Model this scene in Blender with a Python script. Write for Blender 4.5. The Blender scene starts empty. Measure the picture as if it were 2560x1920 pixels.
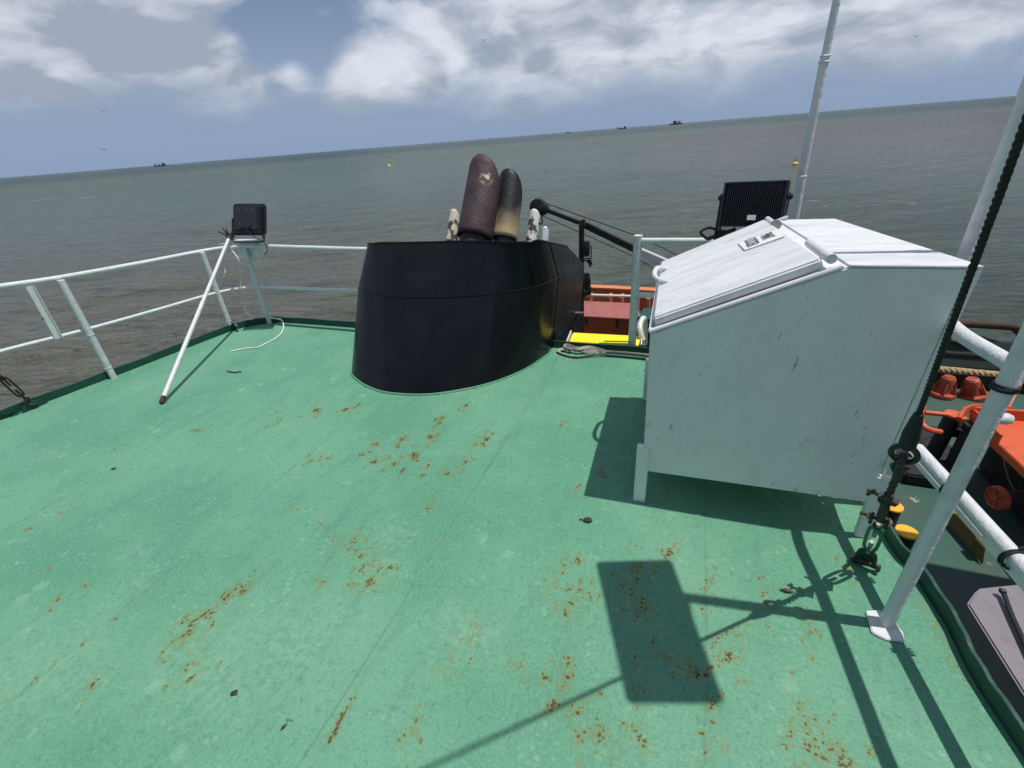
import bpy, bmesh, math, random
import numpy as np
from mathutils import Vector, Matrix
random.seed(7); RNG = np.random.default_rng(7)
SC = bpy.context.scene
R_ = math.radians

# ------------------------------------------------------------------ camera
F_PX, PW, PH = 1144.0, 2560.0, 1920.0
CAM = np.array([0, 0, 1.85])
_up2 = np.array([-0.0809, -1.0]); _up2 /= np.linalg.norm(_up2)
_pitch = math.atan(616.5 / F_PX)
_upc = np.array([_up2[0]*math.cos(_pitch), -_up2[1]*math.cos(_pitch), math.sin(_pitch)])
_fw = np.array([0, 0, -1.0]); _fw = _fw - _upc*_fw.dot(_upc); _fw /= np.linalg.norm(_fw)
_rt = np.cross(_fw, _upc)
ROT = np.array([_rt, _fw, _upc])
cam_d = bpy.data.cameras.new('camera'); cam = bpy.data.objects.new('camera', cam_d)
SC.collection.objects.link(cam); SC.camera = cam
cam_d.sensor_width = 36; cam_d.lens = F_PX/PW*36; cam_d.clip_start = 0.05; cam_d.clip_end = 90000
M4 = Matrix([list(ROT[i]) + [CAM[i]] for i in range(3)] + [[0, 0, 0, 1]])
cam.matrix_world = M4

# ------------------------------------------------------------------ light
SUN = np.array([0.275, -0.0715, 1.0]); SUN /= np.linalg.norm(SUN)
sun_d = bpy.data.lights.new('sun', 'SUN'); sun_d.energy = 5.0; sun_d.angle = R_(0.53); sun_d.color = (1, 0.965, 0.92)
sun = bpy.data.objects.new('sun', sun_d); SC.collection.objects.link(sun)
sun.rotation_euler = Vector((-SUN[0], -SUN[1], -SUN[2])).to_track_quat('-Z', 'Y').to_euler()
SC.view_settings.view_transform = 'Standard'; SC.view_settings.look = 'None'
SC.view_settings.exposure = -0.40; SC.view_settings.gamma = 1; SC.view_settings.use_curve_mapping = False
SC.cycles.max_bounces = 7

# node helpers
class NT:
    def __init__(s, tree): s.t = tree; tree.nodes.clear()
    def n(s, typ, **kw):
        nd = s.t.nodes.new(typ)
        for k, v in kw.items():
            if k.startswith('i_'):
                key = k[2:]
                key = int(key) if key.isdigit() else key.replace('_', ' ')
                s.put(nd.inputs[key], v)
            else: setattr(nd, k, v)
        return nd
    def put(s, sock, v):
        if isinstance(v, bpy.types.NodeSocket): s.t.links.new(v, sock)
        elif isinstance(v, bpy.types.Node): s.t.links.new(v.outputs[0], sock)
        else:
            if hasattr(sock, 'default_value') and isinstance(v, (tuple, list)) and len(v) == 3 and sock.type == 'RGBA': v = (*v, 1)
            sock.default_value = v
    def m(s, op, a, b=0.0, c=0.0, clamp=False):
        nd = s.t.nodes.new('ShaderNodeMath'); nd.operation = op; nd.use_clamp = clamp
        s.put(nd.inputs[0], a); s.put(nd.inputs[1], b); s.put(nd.inputs[2], c); return nd.outputs[0]
    def vm(s, op, a, b=(0, 0, 0)):
        nd = s.t.nodes.new('ShaderNodeVectorMath'); nd.operation = op
        s.put(nd.inputs[0], a); s.put(nd.inputs[1], b)
        return nd.outputs['Value'] if op in ('DOT_PRODUCT', 'LENGTH', 'DISTANCE') else nd.outputs[0]
    def mix(s, f, a, b):
        nd = s.t.nodes.new('ShaderNodeMix'); nd.data_type = 'RGBA'
        s.put(nd.inputs[0], f); s.put(nd.inputs[6], a); s.put(nd.inputs[7], b); return nd.outputs[2]
    def ss(s, x, lo, hi, t0=0.0, t1=1.0):
        nd = s.t.nodes.new('ShaderNodeMapRange'); nd.interpolation_type = 'SMOOTHSTEP'
        for i, v in enumerate((x, lo, hi, t0, t1)): s.put(nd.inputs[i], v)
        return nd.outputs[0]
    def noise(s, vec, scale, detail=4, rough=0.55, dist=0.0, out=0):
        nd = s.n('ShaderNodeTexNoise', i_Scale=scale, i_Detail=detail, i_Roughness=rough, i_Distortion=dist)
        s.put(nd.inputs['Vector'], vec); return nd.outputs[out]

# ------------------------------------------------------------------ world: Nishita sky with broken cloud
world = bpy.data.worlds.new('World'); SC.world = world; world.use_nodes = True
w = NT(world.node_tree)
sky = w.n('ShaderNodeTexSky', sky_type='NISHITA', sun_disc=False, sun_elevation=math.asin(SUN[2]),
          sun_rotation=math.atan2(SUN[0], SUN[1]), altitude=0, air_density=1.3, dust_density=1.6, ozone_density=1.6)
SKYS = 0.1
tc = w.n('ShaderNodeTexCoord'); d = w.vm('NORMALIZE', tc.outputs['Generated'])
sx = w.n('ShaderNodeSeparateXYZ'); w.put(sx.inputs[0], d); z = sx.outputs[2]
def pix_dir(px, py):
    r = ROT @ np.array([(px-PW/2)/F_PX, -(py-PH/2)/F_PX, -1.0]); return r/np.linalg.norm(r)
warp = w.noise(w.vm('MULTIPLY', d, (1, 1, 2.2)), 3.0, 3, 0.5, out=1)
dd = w.vm('ADD', w.vm('MULTIPLY', d, (1, 1, 2.3)), w.vm('MULTIPLY', w.vm('SUBTRACT', warp, (0.5, 0.5, 0.5)), (0.22, 0.22, 0.22)))
n1 = w.noise(dd, 4.8, 12, 0.52)
n2 = w.noise(w.vm('ADD', dd, (0.035, 0.0, 0.07)), 4.8, 12, 0.52)
cov = n1
for (px, py, rad, amp) in ((60, 120, .42, .22), (380, 130, .26, .13), (150, 260, .2, .08), (700, 110, .15, -.20), (640, 20, .10, -.12), (1000, 120, .22, .12), (1500, 140, .40, .20),
                           (2200, 90, .42, .20), (588, 188, .075, .26), (240, 270, .16, .16), (60, 290, .16, .12), (430, 230, .16, .12), (2520, 20, .10, -.14), (870, 215, .08, .10), (1330, 215, .13, .10), (728, 190, .05, .24), (910, 215, .10, .12), (1000, 200, .10, .08), (1700, 200, .16, .10)):
    v = pix_dir(px, py)
    dist = w.vm('DISTANCE', d, tuple(v))
    cov = w.m('ADD', cov, w.m('MULTIPLY', w.ss(dist, rad, 0.0), amp))
# clouds end above a haze band over the horizon; base a little higher to port
base = w.m('ADD', 0.072, w.m('MULTIPLY', sx.outputs[0], -0.030))
edge = w.m('ADD', z, w.m('MULTIPLY', w.m('SUBTRACT', n2, 0.5), 0.16))
low = w.ss(edge, w.m('SUBTRACT', base, 0.035), w.m('ADD', base, 0.035))
mask = w.m('MULTIPLY', w.ss(cov, 0.40, 0.70), low)
lit = w.ss(w.m('ADD', w.m('MULTIPLY', w.m('SUBTRACT', n1, n2), 2.3), w.m('MULTIPLY', w.m('SUBTRACT', w.noise(dd, 2.0, 6, 0.6), 0.5), 1.3)), -0.40, 0.36)
portdark = w.ss(w.vm('DISTANCE', d, tuple(pix_dir(-120, 130))), 0.60, 0.12)
lit = w.m('ADD', lit, w.m('MULTIPLY', w.m('SUBTRACT', w.noise(dd, 11.0, 6, 0.55), 0.5), 1.1))
lit = w.m('SUBTRACT', lit, w.m('MULTIPLY', portdark, 0.40), clamp=True)
cw = [c/SKYS*1.3 for c in (0.76, 0.80, 0.88)]; cg = [c/SKYS*1.3 for c in (0.36, 0.41, 0.505)]
cloud = w.mix(lit, tuple(cg), tuple(cw))
# blue of the gaps and the milky haze low down
haze = tuple(c/SKYS*1.3 for c in (0.275, 0.370, 0.545))
skyc = w.mix(w.ss(z, 0.50, 0.0, 0.0, 0.92), sky.outputs[0], haze)
skyc = w.mix(w.ss(z, 0.08, 0.34, 0.0, 0.80), skyc, tuple(c/SKYS*1.3 for c in (0.11, 0.19, 0.37)))
thick = w.m('MULTIPLY', mask, 0.93)
bgc = w.mix(thick, skyc, cloud)
bg = w.n('ShaderNodeBackground', i_Strength=SKYS); w.put(bg.inputs[0], bgc)
ow = w.n('ShaderNodeOutputWorld'); w.put(ow.inputs[0], bg)

# ------------------------------------------------------------------ frames
U = np.array([.923, -.385, 0]); V = np.array([.385, .923, 0]); Z = np.array([0, 0, 1.0])   # athwartships (starboard), aft, up
def S(a, b, zz=0.0): return U*a + V*b + Z*zz
def ray(px, py): return ROT @ np.array([(px-PW/2)/F_PX, -(py-PH/2)/F_PX, -1.0])
def G(px, py, zz=0.0): r = ray(px, py); return CAM + r*((zz-CAM[2])/r[2])
def on_b(px, py, b): r = ray(px, py); return CAM + r*((b-CAM@V)/(r@V))
def on_a(px, py, a): r = ray(px, py); return CAM + r*((a-CAM@U)/(r@U))
def nz(v): v = np.asarray(v, float); return v/np.linalg.norm(v)

# ------------------------------------------------------------------ materials
MATS = {}
def mat(name, base, rough=0.5, metal=0.0, bump=None, build=None, coat=0.0, spec=0.5):
    """base: colour or function(nt, pos)->socket ; bump: list of (scale, strength_m, detail)"""
    m = bpy.data.materials.new(name); m.use_nodes = True; t = NT(m.node_tree)
    out = t.n('ShaderNodeOutputMaterial'); p = t.n('ShaderNodeBsdfPrincipled'); t.put(out.inputs[0], p)
    pos = t.n('ShaderNodeNewGeometry').outputs['Position']
    t.put(p.inputs['Roughness'], rough(t, pos) if callable(rough) else rough)
    t.put(p.inputs['Metallic'], metal); t.put(p.inputs['Coat Weight'], coat); t.put(p.inputs['Specular IOR Level'], spec)
    t.put(p.inputs['Base Color'], base(t, pos) if callable(base) else base)
    if bump:
        h = None
        for (sc, st, det) in bump:
            q = t.m('MULTIPLY', t.noise(pos, sc, det, 0.6), st); h = q if h is None else t.m('ADD', h, q)
        b = t.n('ShaderNodeBump', i_Strength=1.0, i_Distance=1.0); t.put(b.inputs['Height'], h); t.put(p.inputs['Normal'], b)
    if build: build(t, pos, p)
    MATS[name] = m; return m

def dirty(c1, c2, scale=6, lo=.45, hi=.75, stretch=(1, 1, 1), c3=None, s3=40, lo3=.66, hi3=.72, amt=1.0):
    def f(t, pos):
        q = t.vm('MULTIPLY', pos, stretch)
        col = t.mix(t.ss(t.noise(q, scale, 6, 0.6), lo, hi, 0.0, amt), c1, c2)
        if c3: col = t.mix(t.ss(t.noise(q, s3, 4, 0.6), lo3, hi3), col, c3)
        return col
    return f
white = mat('white_paint', dirty((.66, .665, .66), (.57, .57, .56), 5, c3=(.45, .42, .38), s3=28, lo3=.72, hi3=.76), 0.38, bump=[(45, .0012, 3), (9, .003, 3)])
white_pipe = mat('brushed_white_paint', dirty((.66, .665, .66), (.54, .55, .54), 14, c3=(.30, .18, .10), s3=30, lo3=.69, hi3=.75), 0.40, bump=[(75, .0030, 3), (24, .0060, 3)])

def locker_col(t, pos):
    # scuffs run up and down the plates
    ax = t.m('SUBTRACT', t.m('MULTIPLY', t.vm('DOT_PRODUCT', pos, (.938, -.346, 0)), 1.0), t.m('MULTIPLY', t.vm('DOT_PRODUCT', pos, (0, 0, 1)), 0.25))
    cz = t.vm('DOT_PRODUCT', pos, (.346, .938, 0))
    sp = t.n('ShaderNodeSeparateXYZ'); t.put(sp.inputs[0], pos)
    v = t.n('ShaderNodeCombineXYZ'); t.put(v.inputs[0], ax); t.put(v.inputs[1], cz); t.put(v.inputs[2], t.m('MULTIPLY', sp.outputs[2], 0.42))
    col = t.mix(t.ss(t.noise(v, 2.2, 5, .6), .35, .75), (.80, .80, .785), (.70, .705, .69))
    scuff = t.m('MULTIPLY', t.ss(t.noise(v, 26, 5, .65), .585, .68), t.ss(t.noise(pos, 3.1, 3, .5), .50, .62))
    col = t.mix(t.m('MULTIPLY', scuff, .75), col, (.20, .205, .19))
    fine = t.ss(t.noise(v, 60, 4, .6), .60, .72)
    col = t.mix(t.m('MULTIPLY', fine, .28), col, (.32, .33, .31))
    smudge = t.ss(t.noise(pos, 7, 4, .6), .64, .78)
    return t.mix(t.m('MULTIPLY', smudge, .40), col, (.40, .41, .36))
locker_side = mat('locker_paint', locker_col, 0.42, bump=[(38, .0012, 3), (3.2, .006, 2)])
def lid_col(t, pos):
    a = t.m('ADD', t.vm('DOT_PRODUCT', pos, (.938, -.346, 0)), t.m('MULTIPLY', t.vm('DOT_PRODUCT', pos, (.346, .938, 0)), .18)); c = t.vm('DOT_PRODUCT', pos, (.346, .938, 0))
    v = t.n('ShaderNodeCombineXYZ'); t.put(v.inputs[0], t.m('MULTIPLY', a, .22)); t.put(v.inputs[1], c)
    col = t.mix(t.ss(t.noise(v, 9, 8, .7), .40, .66), (.70, .705, .71), (.57, .575, .58))
    dirt = t.m('MULTIPLY', t.ss(t.noise(v, 34, 6, .7), .54, .68), t.ss(t.noise(pos, 3.6, 4, .6), .38, .58))
    col = t.mix(t.m('MULTIPLY', dirt, .65), col, (.30, .30, .29))
    return t.mix(t.m('MULTIPLY', t.ss(t.noise(pos, 90, 3, .6), .66, .74), .35), col, (.36, .37, .36))
lid_paint = mat('weathered_lid_paint', lid_col, 0.5, bump=[(30, .002, 5)])
black_gloss = mat('glossy_black_paint', dirty((.0045, .005, .007), (.008, .0085, .010), 3, c3=(.05, .05, .05), s3=60, lo3=.77, hi3=.79), lambda t, p: t.ss(t.noise(p, 4, 5, .6), .3, .7, .20, .34),
                  bump=[(1.6, .012, 2), (60, .0004, 3)], spec=.26)
black_matt = mat('dull_black_paint', dirty((.012, .012, .014), (.028, .027, .026), 20), .55, bump=[(60, .001, 3)])
black_plastic = mat('black_lamp_casing', dirty((.012, .0125, .016), (.022, .022, .026), 12), .42)
rubber = mat('black_rubber', dirty((.011, .011, .012), (.028, .027, .026), 18), .8, bump=[(80, .002, 3)])
rusty = mat('rusty_iron', dirty((.05, .028, .018), (.14, .06, .028), 18, c3=(.02, .014, .012), s3=50, lo3=.55, hi3=.65), .85, bump=[(70, .003, 4)])
dark_rust = mat('greasy_dark_iron', dirty((.022, .016, .014), (.06, .032, .022), 22), .6, bump=[(90, .003, 3)])
green_dark = mat('dark_green_paint', dirty((.006, .055, .038), (.012, .075, .055), 12, c3=(.05, .035, .02), s3=24, lo3=.70, hi3=.76), .5, bump=[(40, .002, 3), (9, .005, 2)])
yellow = mat('yellow_paint', dirty((.88, .74, .015), (.78, .66, .02), 12, c3=(.25, .22, .05), s3=70, lo3=.64, hi3=.74), .75, bump=[(260, .0012, 2)])
amber = mat('amber_paint', dirty((.80, .43, .02), (.60, .32, .03), 14, c3=(.12, .09, .04), s3=40, lo3=.64, hi3=.70), .6)
olive = mat('worn_ochre_paint', dirty((.16, .10, .025), (.07, .05, .02), 12, c3=(.5, .3, .04), s3=20, lo3=.66, hi3=.72), .7, bump=[(30, .004, 3)])
orange = mat('orange_paint', dirty((.62, .105, .03), (.50, .085, .03), 9, c3=(.20, .06, .03), s3=26, lo3=.68, hi3=.74), .5, bump=[(50, .001, 3)])
orange_pale = mat('faded_orange_paint', dirty((.62, .22, .09), (.50, .15, .055), 3, c3=(.30, .11, .06), s3=9, lo3=.60, hi3=.70), .6, bump=[(30, .002, 3)])
red_orange = mat('red_lead_paint', dirty((.33, .060, .022), (.26, .045, .018), 4, c3=(.16, .05, .03), s3=14, lo3=.66, hi3=.74), .6)
red_lid = mat('faded_red_paint', dirty((.34, .11, .09), (.27, .085, .07), 6, c3=(.6, .5, .45), s3=30, lo3=.72, hi3=.75), .6)
red_fitting = mat('red_fitting_paint', dirty((.42, .075, .035), (.25, .045, .025), 9), .5, bump=[(40, .002, 3)])
mauve = mat('greyish_vent_paint', dirty((.22, .195, .215), (.17, .15, .17), 8), .5)
manila = mat('tan_rope', dirty((.46, .33, .17), (.28, .19, .10), 30), .9, bump=[(220, .002, 2)])
rope_black = mat('tarred_rope', dirty((.012, .011, .011), (.03, .025, .02), 40), .75, bump=[(200, .002, 2)])
cable_white = mat('white_cable_sheath', dirty((.72, .72, .68), (.5, .48, .44), 20), .5)
webbing = mat('dirty_webbing', dirty((.34, .31, .27), (.15, .135, .12), 14), .95, bump=[(300, .001, 2)])
webbing_dark = mat('worn_dark_webbing', dirty((.06, .06, .062), (.11, .105, .10), 14), .9, bump=[(300, .001, 2)])
sign_white = mat('sign_plastic', (.80, .81, .80), .35)
ink = mat('black_ink', (.015, .015, .015), .6)
steel = mat('weathered_galvanised_steel', dirty((.30, .29, .27), (.16, .13, .10), 30), .5, metal=.6)
bird_grey = mat('seabird_grey', (.10, .10, .11), .8)
ship_red = mat('distant_ship_red', dirty((.22, .07, .05), (.10, .06, .06), .3), .7)
ship_dark = mat('distant_ship_dark', (.06, .065, .08), .7)
leafm = mat('dry_leaf', dirty((.10, .05, .035), (.05, .03, .022), 40), .8)
pebm = mat('dark_grit', dirty((.03, .028, .027), (.08, .07, .06), 60), .9, bump=[(200, .003, 3)])
silver = mat('aluminium_paint', dirty((.66, .67, .69), (.5, .5, .52), 20), .4, metal=.35)
mesh_panel = mat('woven_black_mesh', dirty((.018, .020, .020), (.035, .03, .028), 10), .8)

def flaky(c_paint, c_base, thr):
    return lambda t, pos: t.mix(t.ss(t.noise(t.vm('MULTIPLY', pos, (1, 1, .6)), 16, 6, .65), thr, thr+.03), c_paint, c_base)
pipe_flaky = mat('flaking_cream_paint', flaky((.60, .54, .40), (.055, .045, .045), .50), .6, bump=[(60, .004, 4)])
pipe_flaky2 = mat('flaking_white_paint', flaky((.62, .60, .57), (.05, .042, .042), .50), .6, bump=[(60, .004, 4)])
def brown_pipe(t, pos):
    c = t.mix(t.ss(t.noise(pos, 5, 5, .6), .35, .7), (.040, .019, .020), (.075, .048, .048))
    c = t.mix(t.ss(t.noise(pos, 42, 5, .7), .575, .60), c, (.018, .011, .012))
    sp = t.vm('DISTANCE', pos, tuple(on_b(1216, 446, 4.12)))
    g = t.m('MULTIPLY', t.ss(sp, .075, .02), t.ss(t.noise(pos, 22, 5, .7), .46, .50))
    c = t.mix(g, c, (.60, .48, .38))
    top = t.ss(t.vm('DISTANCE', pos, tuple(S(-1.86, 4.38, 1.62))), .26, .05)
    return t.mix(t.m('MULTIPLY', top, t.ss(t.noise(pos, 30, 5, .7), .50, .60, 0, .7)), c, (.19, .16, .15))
pipe_brown = mat('burnt_brown_exhaust', brown_pipe, .62, bump=[(48, .005, 4)])
def sooty(t, pos):
    zc = t.vm('DOT_PRODUCT', pos, (0, 0, 1))
    h = t.m('ADD', zc, t.m('MULTIPLY', t.m('SUBTRACT', t.noise(pos, 9, 4, .6), .5), .14))
    c = t.mix(t.ss(h, 1.07, 1.31), (.42, .32, .17), (.007, .0075, .009))
    return t.mix(t.m('MULTIPLY', t.ss(t.noise(pos, 60, 4, .7), .64, .68), t.ss(h, 1.48, 1.20)), c, (.42, .36, .26))
pipe_sooty = mat('sooty_exhaust', sooty, .5, bump=[(60, .004, 4)])

# ---- deck paint: mottled green, pale stains, rust blooms from the mesh attribute
def deck_build(t, pos, p):
    a = t.vm('DOT_PRODUCT', pos, tuple(U)); b = t.vm('DOT_PRODUCT', pos, tuple(V))
    v = t.n('ShaderNodeCombineXYZ'); t.put(v.inputs[0], a); t.put(v.inputs[1], b); v = v.outputs[0]
    vs = t.n('ShaderNodeCombineXYZ'); t.put(vs.inputs[0], a); t.put(vs.inputs[1], t.m('MULTIPLY', b, .22)); vs = vs.outputs[0]
    col = t.mix(t.ss(t.noise(v, .9, 6, .65), .36, .64), (.078, .248, .146), (.126, .310, .190))
    col = t.mix(t.ss(t.noise(v, 75, 6, .75), .40, .66, 0, .50), col, (.175, .395, .262))
    col = t.mix(t.ss(t.noise(v, 120, 5, .7), .54, .68, 0, .62), col, (.035, .125, .082))
    col = t.mix(t.ss(t.noise(v, 32, 6, .72), .53, .68, 0, .55), col, (.048, .175, .112))
    # pale dried puddle marks
    vo = t.n('ShaderNodeTexVoronoi', i_Scale=5.0, i_Randomness=1.0); t.put(vo.inputs['Vector'], t.vm('ADD', v, t.vm('MULTIPLY', t.noise(v, 9, 3, .5, out=1), (.06, .06, 0))))
    pm = t.m('MULTIPLY', t.ss(vo.outputs['Distance'], .20, .13), t.ss(t.noise(v, 2.3, 2, .5), .48, .60))
    col = t.mix(t.m('MULTIPLY', pm, t.ss(t.noise(v, 60, 4, .7), .35, .6, .10, .55)), col, (.235, .42, .27))
    vo2 = t.n('ShaderNodeTexVoronoi', i_Scale=26.0, i_Randomness=1.0); t.put(vo2.inputs['Vector'], v)
    col = t.mix(t.m('MULTIPLY', t.ss(vo2.outputs['Distance'], .30, .22), t.ss(t.noise(v, 5, 2, .5), .50, .62, 0, .32)), col, (.25, .45, .32))
    # fore-and-aft grubby drag streaks
    col = t.mix(t.m('MULTIPLY', t.ss(t.noise(vs, 8, 7, .7), .50, .72), .45), col, (.075, .205, .148))
    col = t.mix(t.m('MULTIPLY', t.ss(t.noise(vs, 42, 5, .7), .60, .70), .50), col, (.07, .17, .13))
    # scratches
    sc_ = t.m('MULTIPLY', t.ss(t.noise(v, 130, 3, .5, 3.0), .70, .74), t.ss(t.noise(v, 3, 3, .5), .45, .6))
    col = t.mix(t.m('MULTIPLY', sc_, .75), col, (.035, .06, .05))
    # plate seams
    hs = None
    for (sa, wd) in ((-2.36, .006), (-1.075, .005), (-3.66, .005), (.22, .005)):
        dist = t.m('ABSOLUTE', t.m('SUBTRACT', t.m('ADD', a, t.m('MULTIPLY', t.noise(v, 3, 2, .5), .02)), sa+.01))
        ln = t.ss(dist, wd*2.2, 0.0)
        broken = t.m('MULTIPLY', ln, t.ss(t.noise(v, 4, 5, .7), .40, .56))
        col = t.mix(t.m('MULTIPLY', broken, .38), col, (.09, .15, .10))
        hh = t.m('MULTIPLY', ln, .0018); hs = hh if hs is None else t.m('ADD', hs, hh)
    # streak of rust along the port seam
    at = t.n('ShaderNodeAttribute', attribute_name='rust'); r = at.outputs['Fac']
    at2 = t.n('ShaderNodeAttribute', attribute_name='pale'); pl = at2.outputs['Fac']
    col = t.mix(t.m('MULTIPLY', pl, t.ss(t.noise(v, 26, 5, .7), .40, .60, .0, .42)), col, (.25, .40, .28))
    nn = t.noise(t.vm('MULTIPLY', v, (1, .55, 1)), 30, 6, .75); nf = t.noise(v, 95, 3, .6)
    vr = t.n('ShaderNodeTexVoronoi', i_Scale=62.0, i_Randomness=1.0); t.put(vr.inputs['Vector'], t.vm('ADD', v, t.vm('MULTIPLY', t.noise(v, 40, 2, .5, out=1), (.012, .012, 0))))
    val = t.m('ADD', t.m('MULTIPLY', r, .55), t.m('ADD', t.m('MULTIPLY', t.m('SUBTRACT', nn, .5), 1.5), t.m('MULTIPLY', t.m('SUBTRACT', nf, .5), .7)))
    val = t.m('ADD', val, t.m('MULTIPLY', t.m('SUBTRACT', .36, vr.outputs['Distance']), .75))
    gate = t.ss(r, .05, .25)
    halo = t.m('MULTIPLY', t.ss(val, .05, .55, 0, .70), gate)
    core = t.m('MULTIPLY', t.ss(val, .535, .60), gate)
    col = t.mix(halo, col, (.175, .185, .050))
    rc = t.mix(t.ss(nf, .3, .7), (.042, .027, .014), (.135, .070, .026))
    col = t.mix(t.m('MULTIPLY', core, .90), col, rc)
    # pin-prick rust anywhere
    pin = t.m('MULTIPLY', t.ss(t.noise(v, 55, 2, .5), .745, .77), t.ss(t.noise(v, 1.3, 2, .5), .45, .6))
    col = t.mix(t.m('MULTIPLY', pin, .8), col, (.14, .07, .03))
    wh = t.ss(t.noise(t.vm('ADD', v, (7, 3, 0)), 70, 2, .5), .79, .80)
    col = t.mix(wh, col, (.7, .75, .7))
    dk = t.ss(t.noise(t.vm('ADD', v, (17, 3, 0)), 48, 3, .6), .775, .785)
    col = t.mix(dk, col, (.02, .03, .03))
    t.put(p.inputs['Base Color'], col)
    t.put(p.inputs['Roughness'], t.m('ADD', t.ss(t.noise(v, 30, 4, .6), .3, .7, .50, .68), t.m('MULTIPLY', core, .25)))
    h = t.m('ADD', t.m('MULTIPLY', t.noise(v, 160, 4, .6), .0011), t.m('MULTIPLY', t.noise(v, 2.2, 3, .5), .018))
    h = t.m('ADD', h, t.m('MULTIPLY', t.noise(v, 26, 5, .7), .0020)); h = t.m('ADD', h, hs); h = t.m('ADD', h, t.m('MULTIPLY', core, .0012))
    bp = t.n('ShaderNodeBump', i_Strength=.85, i_Distance=1.0); t.put(bp.inputs['Height'], h); t.put(p.inputs['Normal'], bp)
deck_mat = mat('green_deck_paint', (.18, .47, .33), .55, build=deck_build, spec=.35)
lower_mat = mat('worn_green_lower_deck', dirty((.024, .088, .062), (.055, .070, .055), 1.6, lo=.4, hi=.65, c3=(.42, .40, .33), s3=5, lo3=.66, hi3=.75), .6, bump=[(20, .004, 4)], build=None)

# ------------------------------------------------------------------ mesh builder
class MB:
    def __init__(s): s.v = []; s.f = []
    def add(s, vs, fs):
        o = len(s.v); s.v += [tuple(float(c) for c in x) for x in vs]; s.f += [tuple(i+o for i in f) for f in fs]; return s
    def box(s, c, ax, half):
        c = np.asarray(c, float); A = [nz(a)*h for a, h in zip(ax, half)]
        vs = [c + sx_*A[0] + sy*A[1] + sz*A[2] for sx_ in (-1, 1) for sy in (-1, 1) for sz in (-1, 1)]
        return s.add(vs, [(0, 1, 3, 2), (4, 6, 7, 5), (0, 4, 5, 1), (2, 3, 7, 6), (0, 2, 6, 4), (1, 5, 7, 3)])
    def prism(s, low, high):
        n = len(low); vs = list(low)+list(high)
        return s.add(vs, [tuple(range(n))[::-1], tuple(range(n, 2*n))] + [(i, (i+1) % n, n+(i+1) % n, n+i) for i in range(n)])
    def extrude(s, poly, vec): return s.prism([np.asarray(p, float) for p in poly], [np.asarray(p, float)+np.asarray(vec) for p in poly])
    def tube(s, pts, r, seg=12, caps=True, closed=False):
        pts = [np.asarray(p, float) for p in pts]; n = len(pts)
        rr = r if hasattr(r, '__len__') else [r]*n
        T = []
        for i in range(n):
            if closed: t = pts[(i+1) % n]-pts[i-1]
            else: t = pts[min(i+1, n-1)]-pts[max(i-1, 0)]
            T.append(nz(t))
        ref = np.array([0, 0, 1.0]) if abs(T[0][2]) < .9 else np.array([1.0, 0, 0])
        N = nz(np.cross(T[0], ref)); rings = []
        for i in range(n):
            N = N - T[i]*N.dot(T[i]); N = nz(N); B = np.cross(T[i], N)
            for k in range(seg):
                an = 2*math.pi*k/seg; rings.append(pts[i] + rr[i]*(math.cos(an)*N + math.sin(an)*B))
        fs = []
        for i in range(n if closed else n-1):
            j = (i+1) % n
            for k in range(seg):
                l = (k+1) % seg; fs.append((i*seg+k, i*seg+l, j*seg+l, j*seg+k))
        if caps and not closed: fs += [tuple(range(seg))[::-1], tuple((n-1)*seg+k for k in range(seg))]
        return s.add(rings, fs)
    def rope(s, pts, R, pitch, strands=3, seg=7, per=10):
        pts = resample(pts, pitch/per); n = len(pts)
        T = [nz(pts[min(i+1, n-1)]-pts[max(i-1, 0)]) for i in range(n)]
        ref = np.array([0, 0, 1.0]) if abs(T[0][2]) < .9 else np.array([1.0, 0, 0]); N = nz(np.cross(T[0], ref)); fr = []
        for i in range(n): N = nz(N-T[i]*N.dot(T[i])); fr.append((N, np.cross(T[i], N)))
        for q in range(strands):
            path = []
            for i in range(n):
                an = 2*math.pi*(i/per + q/strands); path.append(pts[i] + R*.5*(math.cos(an)*fr[i][0]+math.sin(an)*fr[i][1]))
            s.tube(path, R*.56, seg)
        return s
    def lathe(s, base, axis, prof, seg=20):   # prof: (radius, height)
        ax = nz(axis); ref = np.array([0, 0, 1.0]) if abs(ax[2]) < .9 else np.array([1.0, 0, 0]); N = nz(np.cross(ax, ref)); B = np.cross(ax, N)
        vs = []; n = len(prof)
        for (r, h) in prof:
            for k in range(seg):
                an = 2*math.pi*k/seg; vs.append(np.asarray(base)+ax*h+max(r, 1e-4)*(math.cos(an)*N+math.sin(an)*B))
        fs = [(i*seg+k, i*seg+(k+1) % seg, (i+1)*seg+(k+1) % seg, (i+1)*seg+k) for i in range(n-1) for k in range(seg)]
        fs += [tuple(range(seg))[::-1], tuple((n-1)*seg+k for k in range(seg))]
        return s.add(vs, fs)
    def torus(s, c, nrm, R, r, seg=28, sec=8, sq=(1, 1), ax=None):
        n_ = nz(nrm); A = nz(ax) if ax is not None else nz(np.cross(n_, [0.3, .5, .8])); A = nz(A-n_*A.dot(n_)); B = np.cross(n_, A)
        return s.tube([np.asarray(c)+R*(sq[0]*math.cos(2*math.pi*k/seg)*A+sq[1]*math.sin(2*math.pi*k/seg)*B) for k in range(seg)], r, sec, closed=True)

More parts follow.
